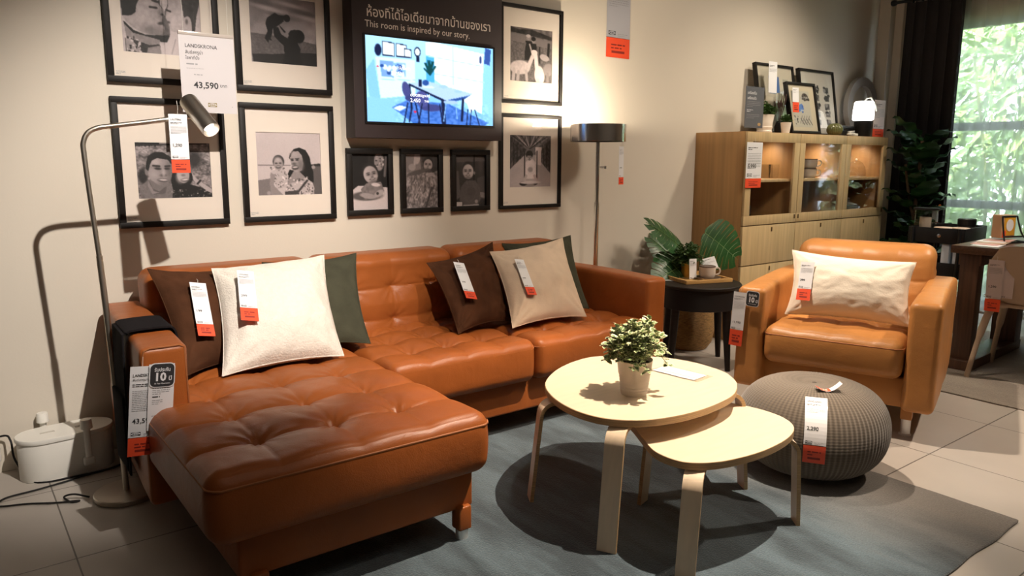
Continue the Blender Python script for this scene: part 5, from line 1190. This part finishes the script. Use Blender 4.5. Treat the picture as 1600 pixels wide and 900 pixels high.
for x, l in ((5.19+.0, 'glass cloche on the shelf behind the left cabinet door'), (6.21, 'glass cloche on the shelf behind the right cabinet door')):
    t = lathe_thing('glass_cloche', l, 'cloche', (min(x, 5.0+.13) if x < 5.5 else 6.15, -.19 if x < 5.5 else -.24, SH), dome, GLASSV, 'dome', 'glasses in the cabinet')
    mb = MB(); mb.lathe([(0, 0), (.082, 0), (.082, .006), (0, .006)], 32); mb.build('base', OAK, t); mb = MB(); mb.lathe([(0, .0), (.008, .004), (.010, .012), (0, .02)], 14, (0, 0, .13)); mb.build('knob', WHITEP, t)
lathe_thing('glass_jar', 'small pale jar with a lid at the left of the right cabinet shelf', 'jar', (5.97, -.25, SH), [(0, 0), (.035, 0), (.037, .05), (.03, .06), (.03, .075), (0, .078)], POT, 'jar_body')
t = thing('black_box', 'small black box with a pale knob low in the left cabinet', 'box', (4.62, -.24, .7985)); mb = MB(); mb.rbox((0, 0, .06), (.13, .12, .12), .006); mb.build('box_body', BLACKP, t); mb = MB(); mb.lathe([(0, 0), (.016, 0), (.014, .01), (0, .012)], 18); mb.xf(Matrix.Translation((-.01, -.061, .07)) @ Matrix.Rotation(R(90), 4, 'X')); mb.build('knob', CHROME, t)
t = thing('serving_tray', 'dark serving tray lying low in the middle cabinet', 'tray', (5.33, -.22, .7985)); mb = MB(); mb.rbox((0, 0, .008), (.40, .24, .016), .006); mb.build('tray_base', BLACKP, t); mb = MB(); mb.rbox((0, -.115, .022), (.40, .01, .02), .003); mb.rbox((0, .115, .022), (.40, .01, .02), .003); mb.build('tray_rim', CHROME, t)
t = thing('woven_bowl', 'dark bowl low in the right cabinet', 'bowl', (6.05, -.22, .7985)); mb = MB(); mb.lathe([(0, 0), (.06, 0), (.12, .07), (.115, .07), (.055, .01), (0, .01)], 32); mb.build('bowl_body', WALNUT, t)

# ------------------------------------------------------------------ on top of the cabinet
CT = UH+.0005
def lean_frame(label, x, y, w, h, lean, depth, draw, rz=0.):
    M = Matrix.Translation((x, y, CT+.002)) @ Matrix.Rotation(rz, 4, 'Z') @ Matrix.Rotation(-lean, 4, 'X')
    t = thing('leaning_frame', label, 'picture frame', group='frames leaning on top of the cabinet', M=M)
    mb = MB(); a = w/2; b = .016
    for lo, hi in (((-a, -depth, 0), (a, 0, b)), ((-a, -depth, h-b), (a, 0, h)), ((-a, -depth, b), (-a+b, 0, h-b)), ((a-b, -depth, b), (a, 0, h-b))): mb.box(lo, hi, bev=.001)
    mb.build('frame', FRAMEB, t); r_ = draw(); r_.mesh('print', w-1.6*b, h-1.6*b, -depth*.55, t, PRINT, (.72, .70, .66), z0=b*.8, x0=-a+b*.8)
    mb = MB(); mb.box((-a+b*.7, -depth*.82, b*.7), (a-b*.7, -depth*.78, h-b*.7), bev=0); mb.build('glass', GLASS, t, smooth=False)
    return t
def dr1(): a = Ras(60, 70, (.86, .84, .78), 31); a.poly([(.34, .16), (.62, .16), (.62, .40), (.34, .42)], (.30, .46, .74)); a.line(.40, .16, .40, .40, .012, (.7, .8, .9)); a.line(.5, .16, .5, .40, .012, (.7, .8, .9)); a.line(.10, .96, .9, .46, .22, (.66, .64, .58)); a.line(.10, .92, .9, .40, .01, (.4, .4, .38)); a.ell(.30, .78, .06, .07, (.25, .32, .5)); a.poly([(.72, .18), (.86, .18), (.86, .24), (.72, .24)], (.7, .7, .66)); return a
def dr2():
    a = Ras(60, 84, (.86, .85, .82), 32)
    for i in range(2):
        for j in range(5): x = .42+.30*i; y = .24+.13*j; a.poly([(x, y), (x+.13, y), (x+.13, y+.09), (x, y+.09)], (.40, .40, .40)).dots(5, (x, y, x+.13, y+.09), .03, [.15, .6, .25])
    return a
def dr3():
    a = Ras(70, 100, (.86, .83, .74), 33); a.poly([(.14, .14), (.80, .14), (.80, .90), (.14, .90)], (.80, .80, .76)); a.poly([(.14, .14), (.46, .14), (.30, .42), (.14, .40)], (.55, .55, .53)); a.ell(.64, .26, .12, .08, (.35, .34, .33), .5).dots(12, (.5, .2, .76, .34), .03, [.2, .7])
    a.poly([(.22, .48), (.50, .40), (.56, .52), (.30, .60)], (.38, .55, .85)); a.dots(8, (.25, .42, .52, .58), .03, [(.2, .4, .75), (.7, .8, .95)])
    for k in range(4): a.line(.40+.1*k, .72, .50+.1*k, .84, .012, .3); a.line(.36+.08*k, .82, .46+.09*k, .66, .010, .5)
    a.dots(9, (.16, .64, .30, .86), .02, [.3, .5]); return a
lean_frame('black frame with a beach print, leaning left on the cabinet top', 5.195, -.135, .475, .51, R(10), .03, dr1)
lean_frame('black frame with a grid of small pictures, leaning right on the cabinet top', 5.75, -.135, .49, .51, R(10), .03, dr2)
lean_frame('front black frame with paper cut drawings, before the two leaning frames', 5.245, -.315, .325, .37, R(13), .03, dr3, R(-5))
t = thing('sign_card', 'upright slate-grey card standing at the left end of the cabinet top', 'sign', (4.655, -.30, CT))
mb = MB(); mb.box((-.10, -.003, .03), (.10, .001, .30), bev=0); 
for i, s_ in enumerate(('เครื่องดื่ม', 'เครื่องแก้ว')): put_text(mb, s_, -.085, .250-.034*i, .024, -.0036, 1, .02, width=.10)
words(mb, -.085, .200, .15, .004, 4, .011, 2, 3, -.0036); words(mb, -.085, .145, .07, .005, 2, .010, 1, 4, -.0036); words(mb, -.085, .115, .14, .004, 3, .011, 2, 5, -.0036)
mb.add([(.06+.018*math.cos(i*.524), -.0036, .055+.011*math.sin(i*.524)) for i in range(12)], [tuple(range(12))], 3)
mb.build('card', [SLATE, PAPER, INKG, mat('tan_seal', (.6, .38, .16), .6)], t, smooth=False); mb = MB(); mb.box((-.105, -.006, .0), (.105, .03, .006), bev=.001); mb.box((-.105, -.006, .0), (.105, -.004, .31), bev=0); mb.build('clear_holder', ACRYL, t, smooth=False)
t = thing('white_jug', 'white ribbed pot of green herb behind the slate card', 'plant', (4.835, -.265, CT)); leafy_pot(t, [(0, 0), (.050, 0), (.053, .012), (.048, .02), (.054, .04), (.050, .05), (.062, .125), (.058, .125), (.048, .01)], POT, .122, 60, .072, .085, .018, LEAFG, LEAFH, 15, .05, .0, .05)
t = thing('small_herb_pot', 'small square-tapered white pot of green sprigs on the cabinet top', 'plant', (4.975, -.34, CT)); leafy_pot(t, [(0, 0), (.026, 0), (.037, .075), (.034, .075), (.025, .01)], POT, .073, 40, .042, .050, .013, LEAFG, LEAFH, 16, .031, .0, .05)
t = thing('dried_grass', 'sprig of dark dried grass standing between the leaning frames', 'plant', (5.04, -.245, CT)); mb = MB(); r = random.Random(4)
mb.lathe([(0, 0), (.03, 0), (.034, .05), (.02, .09), (.018, .09), (.018, .02), (0, .01)], 20); mb.build('vase', BLACKP, t); mb = MB()
for k in range(26): a = r.uniform(0, 6.28); q = r.uniform(.02, .07); mb.tube(catmull([(0, 0, .05), (q*.4*math.cos(a), q*.4*math.sin(a), .16), (q*math.cos(a), q*math.sin(a)*.6, r.uniform(.20, .29))], 4), [.0012]*6+[.003]*3, 4)
mb.build('blades', mat('dry_blade', (.07, .035, .03), .8), t)
t = thing('ribbed_vase', 'low round olive ribbed glass vase on the cabinet top', 'vase', (5.63, -.33, CT)); mb = MB(); NS = 96
def rv(u, v):
    a = 2*math.pi*u; ph = math.pi*(v*.86-.43); r_ = .056*math.cos(ph)**.8*(1+.035*math.cos(24*a)); return (r_*math.cos(a), r_*math.sin(a), .042+.046*math.sin(ph))
mb.grid(rv, NS*2+1, 24); mb.add([rv(i/40, 0) for i in range(40)], [tuple(reversed(range(40)))]); mb.v = [(p[0], p[1], p[2]-(.042-.046*math.sin(.43*math.pi))) for p in mb.v]; mb.build('vase_body', GREENG, t)
t = thing('black_case', 'low black case lying beside the table lamp on the cabinet', 'box', (5.86, -.255, CT)); mb = MB(); mb.rbox((0, 0, .04), (.20, .10, .08), .006); mb.build('case_body', BLACKP, t); mb = MB(); mb.rbox((0, -.048, .06), (.18, .008, .02), .002); mb.build('case_lid_edge', BLACKM, t)
t = thing('folded_cord', 'coil of white cord on the cabinet top by the lamp', 'cord', (5.76, -.39, CT)); mb = MB(); mb.tube(catmull([(.05*math.cos(k*.9)*(1-.03*k), .018*math.sin(k*.9), .006+.0022*k) for k in range(14)], 4), .004, 6); mb.build('coil', WHITEP, t); mb = MB(); mb.rbox((.07, 0, .01), (.04, .018, .018), .004); mb.build('plug', WHITEP, t)
t = thing('table_lamp', 'small table lamp with a glowing white shade and black base', 'table lamp', (6.03, -.33, CT)); mb = MB(); mb.lathe([(0, 0), (.056, 0), (.058, .004), (.064, .118), (.06, .122), (0, .122)], 40); mb.build('base', BLACKP, t)
mb = MB(); mb.lathe([(0, .126), (.072, .126), (.079, .134), (.077, .20), (.071, .262), (.062, .270), (0, .272)], 40); mb.build('shade', LAMPW, t); mb = MB(); mb.tube([(.02, .01, .272), (.03, .0, .292), (.06, -.02, .300)], .005, 8); mb.tube([(.06, -.02, .30), (.10, -.04, .24), (.12, -.04, .20)], .006, 8); mb.build('handle', WHITEP, t)
t = thing('ring_ornament', 'grey ring ornament on the wall behind the table lamp', 'ornament', (6.45, -.055, 1.675)); mb = MB(); P = [(.205*math.cos(i*math.pi/32), 0, .205*math.sin(i*math.pi/32)) for i in range(65)]
vs = []; fs = []
for i in range(64):
    a = i*math.pi/32
    for rr, yy in ((.235, 0), (.235, -.04), (.165, -.04), (.165, 0)): vs.append((rr*math.cos(a), yy, rr*math.sin(a)))
for i in range(64):
    for k in range(4): fs.append((i*4+k, i*4+(k+1) % 4, ((i+1) % 64)*4+(k+1) % 4, ((i+1) % 64)*4+k))
mb.add(vs, fs); mb.build('ring', RINGM, t); mb = MB(); mb.box((-.015, 0, .17), (.015, .055, .20), bev=.002); mb.build('wall_bracket', BLACKM, t)
price_tag('tall white and red price tag standing right of the table lamp', (6.165, -.345, 1.700), (6.335, -.345, 1.700), (6.165, -.345, CT+.004), .22, 0, seed=21, pm=mat('pinkish_paper', (.62, .50, .46), .5))
price_tag('price sheet hanging on the left glass door of the cabinet', (4.415, -.432, 1.340), (4.585, -.432, 1.340), (4.415, -.432, 1.045), .21, .03, seed=22, dens=10, big='5,990')
price_tag('white price slip on the corner of the left leaning frame', (4.975, -.175, 1.915), (5.075, -.175, 1.915), (4.975, -.185, 1.70), 0, 0, seed=23, dens=4, logo_on=False)
price_tag('red-ended price slip on the left edge of the front leaning frame', (5.055, -.322, 1.730), (5.125, -.326, 1.730), (5.07, -.338, 1.56), .42, 0, seed=24, dens=2, logo_on=False)
price_tag('orange and white tag hanging on the trunk of the fig plant', (6.32, -.79, .86), (6.37, -.815, .86), (6.32, -.79, .73), .22, .03, seed=25, dens=1, logo_on=False)
t = thing('tag_disc', 'round orange disc tied to the trunk of the fig plant', 'tag', (6.385, -.81, .87)); mb = MB(); mb.lathe([(0, 0), (.026, 0), (.026, .003), (0, .003)], 20); mb.xf(Matrix.Rotation(R(90), 4, 'X')); mb.build('disc', mat('orange_disc', (.85, .20, .02), .5), t)

# ------------------------------------------------------------------ curtains
rd = thing('curtain_rod', 'black curtain rod with a round finial above the window', 'curtain rod', (6.76, 0, 2.53)); mb = MB(); mb.tube([(0, -.14, 0), (0, -1.9, 0)], .013, 12); mb.build('rod', BLACKM, rd)
mb = MB(); mb.lathe([(0, -.03), (.02, -.02), (.026, 0), (.02, .02), (0, .03)], 16); mb.xf(Matrix.Translation((0, -.13, 0)) @ Matrix.Rotation(R(90), 4, 'X')); mb.build('finial', BLACKM, rd); mb = MB(); mb.tube([(0, -.22, 0), (.14, -.22, 0)], .008, 8); mb.build('bracket', BLACKM, rd)
def curtain(name, label, x, y0, y1, z0, z1, m, waves, amp, nu, nv, slope=0., seed=0):
    t = thing(name, label, 'curtain', (x, (y0+y1)/2, z0)); mb = MB(); cy = (y0+y1)/2
    def fn(u, v, off=0):
        z = z1+(z0-z1)*v; y = y0+(y1-y0)*u; fan = 1+slope*v; y = (y-cy)*fan+cy
        ph = u*waves*2*math.pi+.5*noise.noise(Vector((u*5, v*1.3, seed))); d = amp*math.sin(ph)*(.6+.4*v)+amp*.5*noise.noise(Vector((u*9, v*1.2, seed+4)))
        return (d+off, y-cy+.012*math.cos(ph), z-z0)
    mb.grid(fn, nu, nv); mb.build('cloth', m, t, ang=85)
    mb = MB()
    for i in range(int(waves)+1):
        y = y0+(y1-y0)*(i+.5)/(waves+1)-cy; mb.lathe([(.016, -.003), (.019, -.003), (.019, .003), (.016, .003), (.016, -.003)], 16); mb.v[-80:] = [(p[0]+0, p[2]+y, p[1]+z1-z0+.01) for p in mb.v[-80:]]
    mb.build('ring', BLACKM, t)
    return t
curtain('dark_curtain', 'heavy near-black curtain drawn aside at the left of the window', 6.74, -.26, -.715, .02, 2.51, CURT, 5, .035, 90, 24, .06, 1)
curtain('sheer_curtain', 'thin white sheer curtain across the window', 6.83, -.52, -1.75, .03, 2.50, SHEER, 11, .018, 180, 16, .0, 2)

# ------------------------------------------------------------------ trolley
tz = .795
tr = thing('trolley', 'black three-tier trolley on castors by the window curtain', 'trolley', (5.60, -1.21, 0), R(6))
TW, TD = .46, .34
for z in (tz-.10, .47, .12):
    mb = MB()
    for lo, hi in (((-TW/2, -TD/2, z), (TW/2, TD/2, z+.006)), ((-TW/2, -TD/2, z), (TW/2, -TD/2+.006, z+.10)), ((-TW/2, TD/2-.006, z), (TW/2, TD/2, z+.10)), ((-TW/2, -TD/2, z), (-TW/2+.006, TD/2, z+.10)), ((TW/2-.006, -TD/2, z), (TW/2, TD/2, z+.10))): mb.box(lo, hi, bev=.001)
    mb.build('tray_tier', BLACKM, tr)
for sx in (-1, 1):
    for sy in (-1, 1):
        x, y = sx*(TW/2+.006), sy*(TD/2-.03); mb = MB(); mb.tube([(x, y, .085), (x, y, tz-.0)], .010, 10); mb.build('post', BLACKM, tr)
        mb = MB(); mb.lathe([(0, -.011), (.032, -.011), (.036, -.006), (.036, .006), (.032, .011), (0, .011)], 24); mb.xf(Matrix.Translation((x, y, .036)) @ Matrix.Rotation(R(90), 4, 'X')); o = mb.build('castor', BLACKP, tr); mb = MB(); mb.box((x-.016, y-.016, .04), (x+.016, y-.012, .085), bev=.001); mb.box((x-.016, y+.012, .04), (x+.016, y+.016, .085), bev=.001); mb.box((x-.016, y-.016, .08), (x+.016, y+.016, .088), bev=.001); mb.build('fork', CHROME, o)
mb = MB(); mb.lathe([(0, 0), (.012, 0), (.012, .006), (0, .008)], 14); mb.xf(Matrix.Translation((-TW/2-.001, -.02, tz-.05)) @ Matrix.Rotation(R(-90), 4, 'Y')); mb.build('chrome_stud', CHROME, tr)
zt = tz-.0935
t = thing('lantern_jar', 'clear glass lantern jar with a black lid on the black trolley', 'jar', (5.51, -1.10, zt)); mb = MB(); mb.lathe([(0, 0), (.07, 0), (.072, .07), (0, .07)], 28); mb.build('base', BLACKP, t); mb = MB(); mb.lathe([(.062, .07), (.066, .09), (.066, .19), (.06, .20)], 28); mb.build('glass_body', GLASSV, t); mb = MB(); mb.lathe([(0, .20), (.078, .20), (.078, .212), (0, .216)], 28); mb.build('lid', BLACKP, t)
mb = MB(); mb.lathe([(0, .07), (.036, .07), (.036, .15), (0, .152)], 20); mb.build('inner_cup', CERAM, t)
t = thing('black_jar', 'black ribbed jar with a screw lid on the black trolley', 'jar', (5.66, -1.30, zt)); mb = MB(); mb.lathe([(0, 0), (.06, 0), (.064, .02), (.056, .035), (.064, .05), (.056, .065), (.062, .08), (.05, .10), (0, .10)], 28); mb.build('jar_body', BLACKP, t); mb = MB(); mb.lathe([(0, .10), (.054, .10), (.056, .14), (.05, .146), (0, .146)], 28); mb.build('lid', BLACKM, t)
for k, (x, y) in enumerate(((5.46, -1.24), (5.50, -1.33))):
    t = thing('saucer_stack', ['left copper-edged coaster stack on the black trolley', 'right copper-edged coaster stack on the black trolley'][k], 'coaster', (x, y, zt), 0, 'coasters on the trolley'); mb = MB(); mb.lathe([(0, 0), (.05, 0), (.055, .01), (.055, .085), (0, .085)], 28); mb.build('stack', BLACKP, t); mb = MB(); mb.lathe([(0, .085), (.056, .085), (.057, .092), (.05, .095), (0, .094)], 28); mb.build('top_coaster', mat('copper_pale', (.75, .52, .38), .35), t)
for k, x in enumerate((0, 1)):
    t = thing('book', ['pale blue book standing left on the trolley middle tier', 'pale blue book standing right on the trolley middle tier'][k], 'book', (5.46+.015*k, -1.285-.065*k, .4775), R(6), 'books on the trolley'); mb = MB(); mb.rbox((0, 0, .105), (.14, .045, .21), .003); mb.build('cover', mat('pale_blue_cover', (.66, .74, .86), .4), t); mb = MB(); mb.box((-.066, -.0205, .003), (.074, .0205, .213), bev=0); mb.build('pages', PAPER, t)  # pale blue covers, with daylight put into the lightened colour

# ------------------------------------------------------------------ dining table, chair and what lies on it
dt = thing('dining_table', 'dark brown wooden dining table at the right edge of the view', 'table', (4.93, -1.52, 0.008), R(3))
mb = MB(); mb.box((-.02, -1.95, .687), (.86, .0, .732), bev=.003); mb.build('tabletop', WALNUTT, dt)
for yy in (-.10, -1.75):
    l = MB(); l.box((.0, yy-.05, .045), (.09, yy+.05, .685), bev=.003); l.build('leg', WALNUT, dt); l = MB(); l.box((.73, yy-.07, .045), (.85, yy+.07, .685), bev=.003); l.build('leg', WALNUT, dt)
    l = MB(); l.box((-.03, yy-.07, .0), (.87, yy+.07, .06), bev=.004); l.build('foot_rail', WALNUT, dt); l = MB(); l.box((.0, yy-.06, .62), (.84, yy+.06, .687), bev=.003); l.build('top_rail', WALNUT, dt)
TZ = .7405
t = thing('magazine_spread', 'papers and cards fanned on the dining table corner', 'papers', (5.15, -1.64, TZ), R(8)); r = random.Random(3); mb = MB()
for k in range(5): mb.rbox((.02+.07*k-.12, -.01+.02*(k % 2), .002+.0025*k), (.19, .14, .0024), .0008, mi=k % 3)
mb.build('sheet_pile', [PAPER, mat('pink_paper', (.62, .36, .32), .5), mat('tan_paper', (.52, .40, .30), .5)], t)
t = thing('book_stand', 'black wire stand holding a board book on the dining table', 'stand', (5.36, -1.64, TZ), R(68)); t.scale = (.82, .82, .82); mb = MB()
for y in (-.085, .085): mb.tube(catmull([(-.10, y*1.35, .004), (-.06, y, .06), (-.03, y*.85, .15), (-.02, y*.8, .19)], 5), .006, 7); mb.tube([(-.10, y*1.3, .006), (.08, y*1.2, .006)], .006, 7)
mb.tube([(-.10, -.115, .006), (-.10, .115, .006)], .006, 7); mb.tube([(-.02, -.068, .19), (-.02, .068, .19)], .006, 7); mb.tube([(-.07, -.09, .045), (-.07, .09, .045)], .006, 7); mb.build('wire_frame', BLACKM, t)
t = thing('board_book', 'thick tan book with a yellow picture, held in the black wire stand', 'book', (5.365, -1.63, TZ+.024), R(68)); t.scale = (.82, .82, .82); mb = MB(); mb.rbox((.012, 0, .085), (.085, .13, .17), .006); mb.build('cover', mat('tan_cover', (.56, .36, .20), .5), t); mb = MB(); mb.rbox((-.032, -.005, .085), (.004, .10, .13), .0018); mb.build('yellow_picture', mat('yellow_print', (.66, .34, .03), .5), t); mb = MB(); mb.lathe([(0, 0), (.034, 0), (.034, .002), (0, .002)], 24, sx=1.3); mb.xf(Matrix.Translation((-.0345, -.005, .095)) @ Matrix.Rotation(R(-90), 4, 'Y')); mb.build('white_spot', PAPER, t); mb = MB(); mb.rbox((-.033, .04, .03), (.004, .03, .05), .0015); mb.build('red_spot', RED, t)
ch = thing('dining_chair', 'beige plastic shell chair with splayed legs at the dining table', 'chair', (5.05, -1.92, .008), R(-84))
mb = MB()
def shell(u, v):
    a = (u-.5)*2; wd = .215*(1-.10*v); x = a*wd*(1-.25*max(0, v-.82)/.18*abs(a)**4)
    if v < .5: t_ = v/.5; y = .23-.40*t_; z = .445-.015*math.sin(math.pi*t_)+.03*a*a
    else: t_ = (v-.5)/.5; y = -.17-.03*t_-.03*math.sin(t_*1.5)+.07*a*a*(1-.3*t_); z = .445+.32*t_-.035*a*a*t_**6
    return Vector((x, y, z))
N = 34; mb.grid(shell, 24, N); mb.grid(lambda u, v: shell(1-u, v)+(Vector((0, 0, -.012)) if v < .46 else Vector((0, -.012, -.006))), 24, N)
mb.build('seat_shell', BEIGEP, ch)
for sx in (-1, 1):
    for y0_, y1_ in ((-.13, -.235), (.15, .24)):
        l = MB(); l.tube(catmull([(sx*.09, y0_, .428), (sx*.155, y0_*1.1, .405), (sx*.19, (y0_+y1_)/2, .26), (sx*.225, y1_, 0)], 6), [.022]*5+[.020]*8+[.014]*6, 10, flat=1.0); l.build('leg', BEIGEP, ch)
l = MB(); l.rbox((0, 0, .424), (.24, .34, .022), .008); l.build('under_frame', BEIGEP, ch)
for x in (-.06, .0): pass
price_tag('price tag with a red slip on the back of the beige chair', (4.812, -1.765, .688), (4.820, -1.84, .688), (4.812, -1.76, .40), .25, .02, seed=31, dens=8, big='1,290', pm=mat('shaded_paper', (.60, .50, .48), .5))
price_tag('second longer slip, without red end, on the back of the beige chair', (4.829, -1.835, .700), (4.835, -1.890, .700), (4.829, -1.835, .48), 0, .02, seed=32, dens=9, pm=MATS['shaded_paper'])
